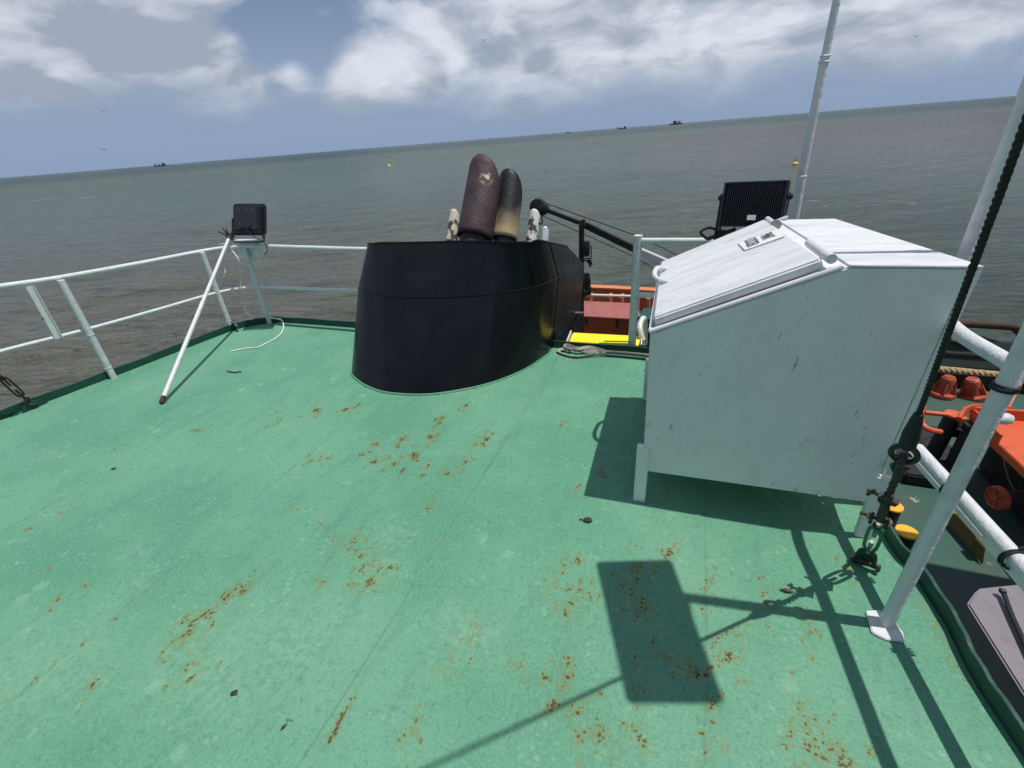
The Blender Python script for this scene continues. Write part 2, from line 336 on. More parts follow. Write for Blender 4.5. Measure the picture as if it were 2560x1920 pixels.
def resample(pts, step):
    pts = [np.asarray(p, float) for p in pts]; out = [pts[0]]
    for p, q in zip(pts[:-1], pts[1:]):
        k = max(1, int(round(np.linalg.norm(q-p)/step)))
        out += [p+(q-p)*(i/k) for i in range(1, k+1)]
    return out
def smooth(pts, sub=6):
    P = [np.asarray(p, float) for p in pts]; P = [2*P[0]-P[1]]+P+[2*P[-1]-P[-2]]; out = []
    for i in range(1, len(P)-2):
        for k in range(sub):
            t = k/sub; a, b, c, d_ = P[i-1], P[i], P[i+1], P[i+2]
            out.append(.5*((2*b)+(-a+c)*t+(2*a-5*b+4*c-d_)*t*t+(-a+3*b-3*c+d_)*t**3))
    out.append(P[-2]); return out

def world_of(o):
    v = Vector((0, 0, 0))
    while o: v += o.location; o = o.parent
    return v
def tag(o, label=None, cat=None, group=None, kind=None):
    if label: o['label'] = label
    if cat: o['category'] = cat
    if group: o['group'] = group
    if kind: o['kind'] = kind
    return o
def thing(name, label, cat, loc, group=None):
    o = bpy.data.objects.new(name, None); o.empty_display_size = .1; SC.collection.objects.link(o)
    o.location = Vector([float(c) for c in loc]); return tag(o, label, cat, group)
def obj(name, mb, m, parent=None, loc=None, bevel=0.0, flat=False, sharp=35, bseg=2):
    if loc is None: loc = Vector((0, 0, 0)) if parent is None else world_of(parent)
    else: loc = Vector([float(c) for c in loc])
    me = bpy.data.meshes.new(name); me.from_pydata([(v[0]-loc[0], v[1]-loc[1], v[2]-loc[2]) for v in mb.v], [], mb.f); me.update()
    bm = bmesh.new(); bm.from_mesh(me); bmesh.ops.recalc_face_normals(bm, faces=bm.faces)
    if bevel: bmesh.ops.bevel(bm, geom=[e for e in bm.edges if len(e.link_faces) == 2 and e.calc_face_angle(0) > .5], offset=bevel, segments=bseg, affect='EDGES', clamp_overlap=True)
    bm.to_mesh(me); bm.free()
    if not flat: me.shade_smooth(); me.set_sharp_from_angle(angle=R_(sharp))
    me.materials.append(m)
    o = bpy.data.objects.new(name, me); SC.collection.objects.link(o)
    if parent: o.parent = parent; o.location = loc-world_of(parent)
    else: o.location = loc
    return o
def solo(name, mb, m, label, cat, loc, group=None, **kw): return tag(obj(name, mb, m, None, loc, **kw), label, cat, group)
def struct(name, mb, m, parent=None, **kw):
    o = obj(name, mb, m, parent, **kw)
    if parent is None: o['kind'] = 'structure'
    return o

# ================================================================== SEA
SEA_Z = -4.3
def make_sea():
    nr, ns = 420, 1000
    rr = 5.0*np.exp(np.linspace(0, 1, nr)**1.25*math.log(60000/5.0))
    th = np.linspace(0, 2*np.pi, ns, endpoint=False)
    # denser spacing ahead of the camera
    th = th + .55*np.sin(th)*-1; th = np.pi/2 + (th - 0)   # th=0 -> ahead (+y)... squeezed round it
    Rg, Tg = np.meshgrid(rr, th, indexing='ij'); X = Rg*np.cos(Tg); Y = Rg*np.sin(Tg)
    H = np.zeros_like(X)
    wd = math.atan2(-.25, -1.0)
    for k in range(46):
        lam = 0.7*1.085**k * RNG.uniform(.9, 1.1); an = math.radians(-72)+RNG.normal(0, .50); kx, ky = math.cos(an)*2*np.pi/lam, math.sin(an)*2*np.pi/lam
        amp = .0115*lam**.9 if lam < 5 else .0115*5**.9*(5/lam)**.75
        fade = np.clip(1-(Rg*0.028)/(lam*0.40), 0, 1)
        ph = kx*X+ky*Y+RNG.uniform(0, 6.28); H += amp*fade*(np.sin(ph)+.28*np.cos(2*ph))
    Zc = SEA_Z+H*.55
    vs = np.stack([X, Y, Zc], -1).reshape(-1, 3)
    i = np.arange(nr-1)[:, None]*ns; k = np.arange(ns)[None, :]; k2 = (k+1) % ns
    fs = np.stack([i+k, i+k2, i+ns+k2, i+ns+k], -1).reshape(-1, 4)
    me = bpy.data.meshes.new('sea'); n = len(vs)
    me.vertices.add(n); me.vertices.foreach_set('co', vs.ravel().astype('f4'))
    me.loops.add(fs.size); me.loops.foreach_set('vertex_index', fs.ravel().astype('i4'))
    me.polygons.add(len(fs)); me.polygons.foreach_set('loop_start', np.arange(0, fs.size, 4, dtype='i4')); me.polygons.foreach_set('loop_total', np.full(len(fs), 4, 'i4'))
    me.update(); me.validate(); me.shade_smooth()
    o = bpy.data.objects.new('sea', me); SC.collection.objects.link(o); o['kind'] = 'structure'
    def wb(t, pos, p):
        dist = t.vm('LENGTH', pos)
        sp = t.n('ShaderNodeSeparateXYZ'); t.put(sp.inputs[0], pos)
        far = t.ss(dist, 60, 900)
        # muddy near the hull, green-grey outside it, brown tongue far off to starboard
        n0 = t.noise(t.vm('MULTIPLY', pos, (.6, 1, 1)), .035, 4, .55)
        bear = t.m('DIVIDE', sp.outputs[0], t.m('ADD', t.m('ABSOLUTE', sp.outputs[1]), 1.0))
        mud = t.ss(t.m('ADD', t.m('MULTIPLY', bear, -1.0), t.m('ADD', t.m('MULTIPLY', n0, .9), t.m('MULTIPLY', dist, -.012))), -.25, .75)
        col = t.mix(mud, (.122, .152, .100), (.175, .170, .125))
        col = t.mix(t.ss(dist, 22, 120), col, (.128, .182, .122))
        tongue = t.m('MULTIPLY', t.ss(t.m('ADD', bear, t.m('MULTIPLY', t.noise(pos, .012, 4, .6), .5)), .40, .75), t.m('MULTIPLY', t.ss(dist, 45, 110), t.ss(dist, 420, 260)))
        col = t.mix(tongue, col, (.155, .152, .122))
        col = t.mix(t.ss(dist, 300, 800, 0, .92), col, (.020, .056, .062))
        col = t.mix(t.ss(t.noise(t.vm('MULTIPLY', pos, (.35, 1, 1)), .02, 5, .6), .5, .7, 0, .35), col, (.05, .072, .068))
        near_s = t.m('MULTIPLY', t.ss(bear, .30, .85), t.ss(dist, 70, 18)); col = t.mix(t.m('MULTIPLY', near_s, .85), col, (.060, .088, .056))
        # white horses; specks to starboard also stand in for sun glints
        wv = t.vm('MULTIPLY', pos, (.30, 1, 1))
        cap = t.m('MULTIPLY', t.ss(t.noise(wv, 2.0, 5, .6), .675, .70), t.m('MULTIPLY', t.ss(dist, 14, 60), t.ss(bear, -.2, .9, .25, 1)))
        cap2 = t.m('MULTIPLY', t.ss(t.noise(wv, .2, 5, .62), .675, .70), t.ss(dist, 70, 200))
        col = t.mix(t.m('MAXIMUM', cap, cap2), col, (.55, .58, .58))
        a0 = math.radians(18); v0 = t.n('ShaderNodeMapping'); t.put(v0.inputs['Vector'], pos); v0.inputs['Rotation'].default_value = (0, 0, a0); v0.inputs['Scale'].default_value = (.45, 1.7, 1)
        ripple_tone = t.noise(v0.outputs[0], 2.2, 5, .72, .5); ripple_tone2 = t.noise(v0.outputs[0], .45, 6, .72, .4)  # light and dark of the ripple facets, painted into the water colour
        col = t.mix(t.m('MULTIPLY', t.ss(ripple_tone, .50, .66), t.ss(dist, 110, 20, .15, .70)), col, (.026, .032, .022))
        col = t.mix(t.m('MULTIPLY', t.ss(ripple_tone2, .50, .66), .70), col, (.050, .066, .050))
        col = t.mix(t.m('MULTIPLY', t.ss(ripple_tone2, .46, .34), .55), col, (.17, .215, .165))
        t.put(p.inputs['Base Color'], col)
        t.put(p.inputs['Roughness'], t.ss(dist, 10, 300, .16, .30)); t.put(p.inputs['Specular IOR Level'], .38); t.put(p.inputs['IOR'], 1.333)
        a = math.radians(18); v1 = t.n('ShaderNodeMapping'); t.put(v1.inputs['Vector'], pos); v1.inputs['Rotation'].default_value = (0, 0, a); v1.inputs['Scale'].default_value = (.55, 1.5, 1)
        v1 = v1.outputs[0]
        h = t.m('MULTIPLY', t.noise(v1, 2.6, 5, .70, .3), .34)
        h = t.m('ADD', h, t.m('MULTIPLY', t.noise(v1, 9, 3, .6, .3), .05))
        rid = t.m('SUBTRACT', 1.0, t.m('ABSOLUTE', t.m('SUBTRACT', t.m('MULTIPLY', t.noise(v1, .62, 5, .62, .6), 2.0), 1.0)))
        rid2 = t.m('SUBTRACT', 1.0, t.m('ABSOLUTE', t.m('SUBTRACT', t.m('MULTIPLY', t.noise(v1, 1.9, 4, .62, .6), 2.0), 1.0)))
        h = t.m('ADD', h, t.m('MULTIPLY', rid, t.ss(dist, 10, 150, .45, 1.6)))
        h = t.m('ADD', h, t.m('MULTIPLY', rid2, .18))
        h = t.m('ADD', h, t.m('MULTIPLY', t.noise(v1, .10, 4, .6, .4), t.ss(dist, 150, 600, .0, 5.0)))
        bp = t.n('ShaderNodeBump', i_Strength=1.0, i_Distance=1.4); t.put(bp.inputs['Height'], h); t.put(p.inputs['Normal'], bp)
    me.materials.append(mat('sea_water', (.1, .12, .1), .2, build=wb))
make_sea()

# ================================================================== UPPER DECK
edge_port = [(-6.1, -4), (-5.85, -1.5), (-5.62, .3), (-5.49, 1.54), (-5.34, 2.5), (-5.23, 3.40), (-5.19, 3.68)]
edge_corner_p = [(-5.10, 3.85), (-4.95, 3.97), (-4.70, 4.03)]
edge_aft = [(-4.70, 4.03), (-3.6, 4.05), (-2.0, 4.0), (-1.2, 3.965), (.30, 3.965)]
edge_corner_s = [(.55, 3.93), (.75, 3.82), (.88, 3.62)]
edge_stb = [(.95, 3.3), (1.02, 2.14), (1.075, 1.90), (1.112, 1.65), (1.114, 1.46), (1.155, 1.20), (1.30, .4), (1.55, -.8), (1.9, -4)]
outline = edge_port + edge_corner_p + edge_aft[1:] + edge_corner_s + edge_stb
def sm2(pts, sub=5): return smooth([np.array([p[0], p[1], 0.0]) for p in pts], sub)
OUT = sm2(outline, 4)
def amin(b):
    pts = [(p[1], p[0]) for p in edge_port+edge_corner_p]; return np.interp(b, [q[0] for q in pts]+[4.05], [q[1] for q in pts]+[-4.62])
def amax(b):
    pts = sorted([(p[1], p[0]) for p in edge_corner_s+edge_stb]+[(3.966, .36), (4.0, -2.0), (4.05, -3.6)]); return np.interp(b, [q[0] for q in pts], [q[1] for q in pts])
rust_px = [(790,1026,1.3),(865,1023,1.1),(498,1075,.8),(1105,1043,1.1),(1076,1092,1.3),(1007,1098,1.1),(937,1110,1),(1036,1139,1.4),(935,1153,1.1),(984,1162,.9),(1070,1165,.8),
 (1120,1185,.7),(1163,1156,.7),(1215,1098,1.1),(1190,1110,.7),(1163,1014,.9),(822,1145,.7),(775,1152,.6),(1070,1272,.9),(729,1269,.7),(799,1307,.6),(839,1347,.7),(877,1365,1.2),(903,1390,.9),(903,1422,1.3),
 (926,1457,1.4),(966,1428,.9),(874,1463,.8),(793,1451,.7),(1099,1356,.9),(564,1495,1.4),(599,1472,1),(486,1558,1.6),(463,1590,1.4),(509,1538,1.3),(139,1503,1.1),(119,1422,.6),(469,1665,.9),
 (475,1700,1),(234,1706,.7),(159,1278,.6),(67,1324,.6),(1016,1839,.9),(1111,1665,.6),(1186,1541,.6),(1175,1602,.7),(286,1124,.5),(1445,1400,1.2),(1668,1385,1.5),(1592,1426,1.5),(1569,1466,1.3),
 (1390,1460,.8),(1430,1512,1.1),(1419,1530,1),(1475,1490,.9),(1592,1530,1.1),(1720,1669,1.3),(1789,1657,.9),(1818,1640,1.2),(1847,1585,1),(2032,1582,1.1),(1911,1489,1),(1778,1460,1),(1757,1518,1),
 (1384,1767,1.3),(1448,1767,1.1),(1592,1721,.9),(1778,1767,1),(1494,1825,1.3),(1448,1842,1.1),(1598,1837,.9),(2003,1764,1),(1986,1825,.9),(2038,1860,1.4),(2061,1906,1.3),(2113,1894,1.2),
 (1760,1842,.8),(2119,1420,.9),(1448,1217,.8),(1419,1657,.9),(1300,1663,.6),(1500,1178,.8),(620,1455,.5),(640,1430,.5),(1410,1053,.6),(700,1050,.7),(690,1030,.6),(2360,1560,.5),(1930,1520,.9),(1640,1600,.8)]
pale_px = [(560,1680,.30,1),(700,1640,.28,1),(820,1560,.22,.9),(970,1330,.14,1),(960,1420,.12,.9),(860,1590,.16,.8),(310,1040,.2,.5),(130,1130,.15,.7),(340,1380,.12,.8),(360,1460,.08,.9),(1175,1590,.14,1.1),(1130,1540,.1,.8),(100,1700,.3,.8),(1480,1560,.2,.5),(1700,1380,.2,.4)]
def make_deck():
    nb, na = 330, 290
    bs = np.concatenate([np.linspace(-4, .0, 40, endpoint=False), np.linspace(.0, 4.05, nb-40)]); vs = []; 
    A = np.array([[amin(b)+(amax(b)-amin(b))*k/(na-1) for k in range(na)] for b in bs]); B = np.repeat(bs[:, None], na, 1)
    P = A[..., None]*U+B[..., None]*V
    i = np.arange(nb-1)[:, None]*na; k = np.arange(na-1)[None, :]
    fs = np.stack([i+k, i+k+1, i+na+k+1, i+na+k], -1).reshape(-1, 4)
    vs = P.reshape(-1, 3); me = bpy.data.meshes.new('upper_deck')
    me.from_pydata(vs.tolist(), [], fs.tolist()); me.update(); me.shade_smooth()
    fa = A.ravel(); fb = B.ravel()
    def field(lst):
        f = np.zeros(len(vs))
        for (px, py, ra, rb, am) in lst:
            g = G(px, py); a, b = g@U, g@V; f = np.maximum(f, am*np.exp(-((fa-a)/ra)**2-((fb-b)/rb)**2))
        return f
    rl = [(p[0], p[1], .028+.024*p[2], (.034+.036*p[2]), (.70+.36*p[2])*(1.40 if p[1] < 1200 else 1.0)) for p in rust_px]
    jl = []
    for (px, py, ra, rb, am) in rl:
        jl.append((px, py, ra*.62, rb*.62, am))
        for q_ in range(5):
            an = RNG.uniform(0, 6.28); rr2 = RNG.uniform(.6, 1.5); g0 = G(px, py)+U*ra*rr2*math.cos(an)+V*rb*1.3*rr2*math.sin(an)
            c_ = ROT.T@(g0-CAM); jl.append((PW/2+F_PX*c_[0]/-c_[2], PH/2-F_PX*c_[1]/-c_[2], ra*RNG.uniform(.2, .55), rb*RNG.uniform(.2, .6), am*RNG.uniform(.55, 1.05)))
    r = field(jl)
    for (x0, y0, x1, y1, wd, am) in ((826, 1850, 880, 1750, .007, 1.5), (880, 1750, 925, 1680, .004, .8), (0, 1767, 170, 1635, .006, .9), (170, 1635, 300, 1540, .004, .8), (870, 1372, 890, 1345, .012, 1.3), (505, 1545, 525, 1515, .02, .6)):
        p0, p1 = G(x0, y0), G(x1, y1); ax = nz(p1-p0); L = np.linalg.norm(p1-p0); q = vs-p0; s = q@ax; pe = np.linalg.norm(q-np.outer(np.clip(s, 0, L), ax), axis=1)
        r = np.maximum(r, am*np.exp(-(pe/(wd*1.9))**2))
    # rust along foot of starboard coaming
    r = np.maximum(r, .75*np.exp(-((amax(fb)-fa-.035)/.022)**2)*np.clip(.5+.7*np.sin(fb*9)+.4*np.sin(fb*23), 0, 1)*(fb < 2.4))
    at = me.attributes.new('rust', 'FLOAT', 'POINT'); at.data.foreach_set('value', r.astype('f4'))
    at = me.attributes.new('pale', 'FLOAT', 'POINT'); at.data.foreach_set('value', field([(p[0], p[1], p[2], p[2]*.8, p[3]) for p in pale_px]).astype('f4'))
    me.materials.append(deck_mat); o = bpy.data.objects.new('deck', me); SC.collection.objects.link(o); o['kind'] = 'structure'
    # plating edge and house side below
    sk = MB()
    lo = [S(p[0], p[1], -.10) for p in OUT]; hi = [S(p[0], p[1], -.004) for p in OUT]
    n = len(lo); sk.add(hi+lo, [(i_, i_+1, n+i_+1, n+i_) for i_ in range(n-1)]+[tuple(range(n, 2*n))])
    obj('plate_edge', sk, green_dark, o)
    co = MB()
    def bar(path, h, th):
        m = len(path); c = []
        nr_ = []
        for q in range(m):
            t_ = nz(path[min(q+1, m-1)]-path[max(q-1, 0)]); nr_.append(np.array([t_[1], -t_[0], 0]))
        vs_ = []
        for q in range(m):
            p = path[q]; nn = nr_[q]*th; hh = h*(1+.05*math.sin(q*1.7)); vs_ += [p-Z*.02, p+Z*hh, p+nn+Z*hh, p+nn-Z*.02]
        fs_ = []
        for q in range(m-1):
            for e in range(4): fs_.append((q*4+e, q*4+(e+1) % 4, (q+1)*4+(e+1) % 4, (q+1)*4+e))
        fs_ += [(0, 1, 2, 3), ((m-1)*4, (m-1)*4+3, (m-1)*4+2, (m-1)*4+1)]
        co.add(vs_, fs_)
    pth = [S(p[0], p[1]) for p in sm2(outline, 6)]
    bar(pth, .075, -.014)
    obj('coaming', co, green_dark, o, sharp=30)
    wall = MB(); wl = [(-4.9, -3.8), (-4.9, 3.5), (-4.0, 3.92), (-3.0, 3.92), (-3.0, 3.6), (-1.0, 3.6), (-1.0, 3.92), (.3, 3.92), (.72, 3.5), (.95, 1.6), (1.35, -.8), (1.6, -3.8)]
    wall.extrude([S(a, b, -2.3) for a, b in wl], Z*2.17)
    solo('deckhouse', wall, green_dark, 'dark green deckhouse wall dropping from the edge of the green upper deck', 'deckhouse', S(-2, 0, -2.3), flat=True)
make_deck()

# ================================================================== LOWER DECK, HULL
LZ = -2.3
hull_line = [(-5.5, -7), (-5.55, 2), (-5.5, 6.6), (-5.1, 8.4), (-4.0, 9.6), (-2.4, 10.0), (0.2, 9.85), (2.0, 9.5), (3.6, 9.0), (5.4, 8.62), (6.6, 7.4), (7.1, 5), (7.2, 0), (7.2, -7)]
HL = sm2(hull_line, 6)
ld = MB(); ld.add([S(p[0], p[1], LZ) for p in HL], [tuple(range(len(HL)))[::-1]])
struct('lower_deck', ld, lower_mat, flat=True)
hb = MB(); n = len(HL)
hb.add([S(p[0], p[1], LZ-.02) for p in HL]+[S(-.8+(p[0]+.8)*.93, p[1]*.97-.1, SEA_Z-1.5) for p in HL], [(i, i+1, n+i+1, n+i) for i in range(n-1)])
tag(obj('hull', hb, black_matt, None, S(0, 5, SEA_Z)), 'black steel hull of the vessel under the lower deck', 'hull', kind='structure')

# ---- orange stern bulwark
bw_pts = [p for p in HL if p[0] <= 3.3 and p[1] > 3]
root = thing('bulwark', 'faded orange stern bulwark with upright ribs beyond the black funnel', 'bulwark', S(-1.4, 9.9, LZ))
b = MB(); n = len(bw_pts)
def inw(i, dd_):
    t_ = nz(bw_pts[min(i+1, n-1)]-bw_pts[max(i-1, 0)]); nrm = np.array([t_[1], -t_[0]]); return (bw_pts[i][0]+nrm[0]*dd_, bw_pts[i][1]+nrm[1]*dd_)
sh_ = [S(p[0], p[1], LZ) for p in bw_pts]; st_ = [S(p[0], p[1], -1.24) for p in bw_pts]
si = [S(*inw(i, .03), LZ) for i in range(n)]; sti = [S(*inw(i, .03), -1.24) for i in range(n)]
b.add(sh_+st_+si+sti, [(i, i+1, n+i+1, n+i) for i in range(n-1)]+[(2*n+i, 3*n+i, 3*n+i+1, 2*n+i+1) for i in range(n-1)]+[(n+i, n+i+1, 3*n+i+1, 3*n+i) for i in range(n-1)])
obj('plating', b, orange_pale, root)
b = MB(); o1 = [S(*inw(i, -.05), -1.24) for i in range(n)]; o2 = [S(*inw(i, .16), -1.24) for i in range(n)]
b.add(o1+o2+[p+Z*.035 for p in o1]+[p+Z*.035 for p in o2], [(i, i+1, n+i+1, n+i) for i in range(n-1)]+[(2*n+i, 3*n+i, 3*n+i+1, 2*n+i+1) for i in range(n-1)]+[(i, 2*n+i, 2*n+i+1, i+1) for i in range(n-1)]+[(n+i, n+i+1, 3*n+i+1, 3*n+i) for i in range(n-1)])
obj('cap_rail', b, orange_pale, root)
for (px) in (1480, 1527, 1556, 1596, 1622):
    f_ = on_b(px, 760, 9.80); b = MB(); c = np.array([f_[0], f_[1], 0])
    b.box(c+Z*(LZ+.5)-V*.14, (U, V, Z), (.03 if px != 1480 else .012, .15, .5)); obj('rib', b, orange_pale, root, bevel=.006)
# ---- white stern handrail inboard
b = MB(); p0, p1 = on_b(1455, 737, 9.2), on_b(1592, 741, 9.2); b.tube([p0-(p1-p0)*.3, p1+(p1-p0)*.1], .028)
root = thing('stern_rail', 'thin white pipe handrail crossing in front of the orange bulwark', 'railing', S(-1.6, 9.2, LZ))
obj('rail', b, white_pipe, root)
for t_ in (-.25, 1.02):
    q = p0+(p1-p0)*t_; b = MB(); b.tube([np.array([q[0], q[1], LZ]), q-Z*.03], .024); obj('stanchion', b, white_pipe, root)
# ---- red deck box
TL, TR = G(1440, 753, -1.33), G(1577, 763, -1.33); 
root = thing('deck_box', 'big red steel deck box with faded sloping lid right of the funnel', 'deck box', S(-1.6, 8.9, LZ))
a0, a1, b0, b1 = -2.35, -1.03, 8.60, 9.10
b = MB(); b.box(S((a0+a1)/2, (b0+b1)/2, (LZ-1.42)/2), (U, V, Z), ((a1-a0)/2, (b1-b0)/2, (-1.42-LZ)/2)); obj('body', b, red_orange, root, bevel=.01)
b = MB(); lo = [S(a0-.02, b0-.03, -1.40), S(a1+.03, b0-.03, -1.40), S(a1+.03, b1+.02, -1.27), S(a0-.02, b1+.02, -1.27)]; b.prism([q-Z*.03 for q in lo], lo); obj('lid', b, red_lid, root, bevel=.006)
for a_ in (-1.86, -1.25):
    b = MB(); b.box(S(a_, b0-.018, -1.50), (U, V, Z), (.018, .012, .05)); b.box(S(a_, b0-.03, -1.58), (U, V, Z), (.012, .012, .035)); obj('hasp', b, black_matt, root, bevel=.003)
# ---- dark green locker and valve gear beside it
b = MB(); b.box(S(-.55, 8.3, -1.75), (U, V, Z), (.20, .28, .55)); b.box(S(-.55, 8.3, -1.19), (U, V, Z), (.22, .30, .015))
solo('steel_cabinet', b, green_dark, 'dark green steel cabinet between the red box and white locker', 'cabinet', S(-.55, 8.3, LZ), bevel=.01)
b = MB(); b.lathe(S(-.86, 8.55, LZ), Z, [(.10, 0), (.10, .95), (.13, .97), (.13, 1.0), (.10, 1.03), (.0, 1.10)], 18)
solo('vent_pipe', b, green_dark, 'dark green capped vent pipe at right end of the red box', 'vent', S(-.86, 8.55, LZ))
root = thing('valve_manifold', 'small rusty valve stack at lower right corner of red box', 'valve', S(-.98, 8.1, LZ))
b = MB(); b.tube([S(-.93, 8.05, LZ), S(-.93, 8.05, -1.62)], .02); b.tube([S(-.88, 8.05, LZ), S(-.88, 8.05, -1.72)], .016); obj('riser', b, dark_rust, root)
for k in range(4):
    b = MB(); b.lathe(S(-.91, 8.05, LZ+.12+k*.13), Z, [(.06, 0), (.06, .02)], 14); obj('flange', b, steel, root)
# ---- coiled net heap at the left of the box
b = MB()
for k in range(16):
    c = S(-1.90+RNG.normal(0, .12), 7.9+RNG.normal(0, .13), LZ+.08+.42*k/16)
    b.torus(c, [RNG.normal(0, .3), RNG.normal(0, .3), 1], .20*(1-k/26)+RNG.uniform(0, .05), .028, 18, 6)
solo('rope_coil', b, manila, 'muddy tan rope coil heaped behind the yellow step', 'rope', S(-1.90, 7.9, LZ))
# trunk the funnel stands on aft of the upper deck
b = MB(); b.box(S(-2.06, 4.60, (LZ-.0)/2-.003), (U, V, Z), (.90, .50, (0-LZ)/2-.003))
solo('engine_casing', b, black_gloss, 'black engine casing under the aft end of the funnel', 'casing', S(-2.06, 4.6, LZ), bevel=.02)

# ================================================================== FUNNEL
def resec(pts, n):
    pts = [np.array(p, float) for p in pts]; sp = smooth([np.append(p, 0) for p in pts], 8)
    L = np.concatenate([[0], np.cumsum([np.linalg.norm(q-p) for p, q in zip(sp[:-1], sp[1:])])]); t = np.linspace(0, L[-1], n)
    return [np.array([np.interp(x, L, [p[0] for p in sp]), np.interp(x, L, [p[1] for p in sp])]) for x in t]
END = 5.08
def outline3(left, front, right, n=(14, 60, 20)):
    a = [np.array([left[0][0]+(left[1][0]-left[0][0])*k/n[0], left[0][1]+(left[1][1]-left[0][1])*k/n[0]]) for k in range(n[0])]
    c = [np.array([right[0][0]+(right[1][0]-right[0][0])*k/n[2], right[0][1]+(right[1][1]-right[0][1])*k/n[2]]) for k in range(1, n[2]+1)]
    return a+resec(front, n[1])+c
base_o = outline3([(-2.98, END), (-2.97, 3.40)], [(-2.97, 3.40), (-2.91, 3.06), (-2.73, 2.91), (-2.51, 2.81), (-2.29, 2.77), (-1.96, 2.82), (-1.69, 2.97), (-1.48, 3.16), (-1.30, 3.45), (-1.19, 3.80)], [(-1.19, 3.80), (-1.16, END)])
knuc_o = outline3([(-2.93, END), (-2.93, 3.75)], [(-2.93, 3.75), (-2.91, 3.45), (-2.80, 3.31), (-2.58, 3.23), (-2.28, 3.19), (-1.87, 3.25), (-1.52, 3.39), (-1.29, 3.56), (-1.17, 3.74), (-1.14, 3.95)], [(-1.14, 3.95), (-1.13, END)])
rim_o = outline3([(-2.89, END-.1), (-2.88, 3.95)], [(-2.88, 3.95), (-2.875, 3.74), (-2.82, 3.58), (-2.66, 3.51), (-2.2, 3.53), (-1.87, 3.57), (-1.50, 3.56), (-1.27, 3.55), (-1.18, 3.64), (-1.16, 3.80)], [(-1.16, 3.80), (-1.18, 4.55)])
def kz(b): return .715-.13*max(0, b-3.75) if b > 3.75 else .715
def rz(a, b): return 1.10-.27*max(0, b-3.62)-.11*max(0, -2.62-a)
root = thing('funnel', 'glossy black ship funnel with rounded front standing on the green deck', 'funnel', S(-2.05, 3.9, 0))
N_ = len(base_o); b = MB()
ring0 = [S(p[0], p[1], .001) for p in base_o]; ring1 = [S(p[0], p[1], kz(p[1])) for p in knuc_o]; ring2 = [S(p[0], p[1], rz(*p)) for p in rim_o]
mid01 = [(x*.5+y*.5) for x, y in zip(ring0, ring1)]
b.add(ring0+ring1+ring2, [(i, i+1, N_+i+1, N_+i) for i in range(N_-1)]+[(N_+i, N_+i+1, 2*N_+i+1, 2*N_+i) for i in range(N_-1)])
b.add([ring0[0], ring0[-1], ring1[-1], ring1[0]], [(0, 1, 2, 3)]); b.add([ring1[0], ring1[-1], ring2[-1], ring2[0]], [(0, 1, 2, 3)])
obj('casing', b, black_gloss, root, sharp=24)
b = MB(); cc = S(-2.0, 4.25, .86); 
b.add([p+nz((cc-p)*np.array([1, 1, 0]))*.012-Z*.05 for p in ring2], [tuple(range(N_))]); obj('top_plate', b, black_matt, root)
b = MB(); b.tube(ring2, .009, 6); obj('rim', b, black_gloss, root)
b = MB(); b.tube([p+nz((p-S(-2.05, 4.2, p[2])))*.001 for p in ring1], .0055, 6); obj('weld_seam', b, black_gloss, root)
b = MB(); b.tube([p+Z*.004 for p, q_ in zip(ring0, base_o) if q_[1] < 3.93], .010, 6); obj('deck_weld', b, deck_mat, root)
# vertical plate joint
k_ = 14+60+1; b = MB(); b.tube([ring0[k_]+U*.002, ring1[k_]+U*.002], .004, 6); b.tube([ring1[k_]+U*.001, ring2[k_]+U*.001], .005, 6); obj('plate_joint', b, black_gloss, root)
for px in (1438, 1445, 1452):
    b = MB(); q = on_a(px, 782, -1.14); b.box(q+U*.012, (U, V, Z), (.014, .02, .008))
    obj('latch', b, steel, root, bevel=.003)

def exhaust(name, bl, br, top, bb, bt, m, skirt=0.05, inner=True):
    """oblique-cut pipe: left and right foot pixels at depth bb, top pixel at depth bt"""
    p0, p1, pt = on_b(*bl, bb), on_b(*br, bb), on_b(*top, bt)
    c = (p0+p1)/2; r = np.linalg.norm(p1-p0)/2; axis = nz(np.array([*(pt-c)[:2], (pt-c)[2]]))
    seg = 40; side = nz(np.cross(axis, Z)); frt = nz(np.cross(side, axis))
    if frt@V > 0: frt = -frt
    side = np.cross(axis, frt); L = (pt-c-frt*r)@axis
    vs, fs = [], []; nl = 14; cut = 3.3*r
    for j in range(nl+1):
        for k in range(seg):
            an = 2*math.pi*k/seg; up = math.cos(an)      # 1 at the side facing up and forward
            top_l = L-cut*(1-up)/2*(.55+.45*(1-up)/2)
            bot_l = -skirt*.2
            vs.append(c+r*(math.cos(an)*frt+math.sin(an)*side)+axis*(bot_l+(top_l-bot_l)*j/nl))
    for j in range(nl):
        for k in range(seg): fs.append((j*seg+k, j*seg+(k+1) % seg, (j+1)*seg+(k+1) % seg, (j+1)*seg+k))
    b = MB(); b.add(vs, fs); o = obj(name, b, m, root, sharp=60)
    md = o.modifiers.new('wall', 'SOLIDIFY'); md.thickness = .006; md.offset = -1
    if inner:
        b = MB(); b.tube([c-axis*.30, c+axis*(L*.8-r)], r*.80, 24); obj('inner_pipe', b, dark_rust, o)
    return o
exhaust('exhaust_pipe', (1147, 591), (1229, 595), (1221, 409), 3.98, 4.36, pipe_brown)['label'] = 'brown burnt exhaust pipe, tallest of the two thick ones'
exhaust('exhaust_pipe', (1231, 592), (1291, 598), (1281, 436), 4.12, 4.42, pipe_sooty)['label'] = 'sooty black exhaust pipe with cream foot'
exhaust('vent_pipe', (1116, 603), (1141, 603), (1139, 527), 4.2, 4.36, pipe_flaky, inner=False)['label'] = 'thin flaking cream vent pipe left of exhausts'
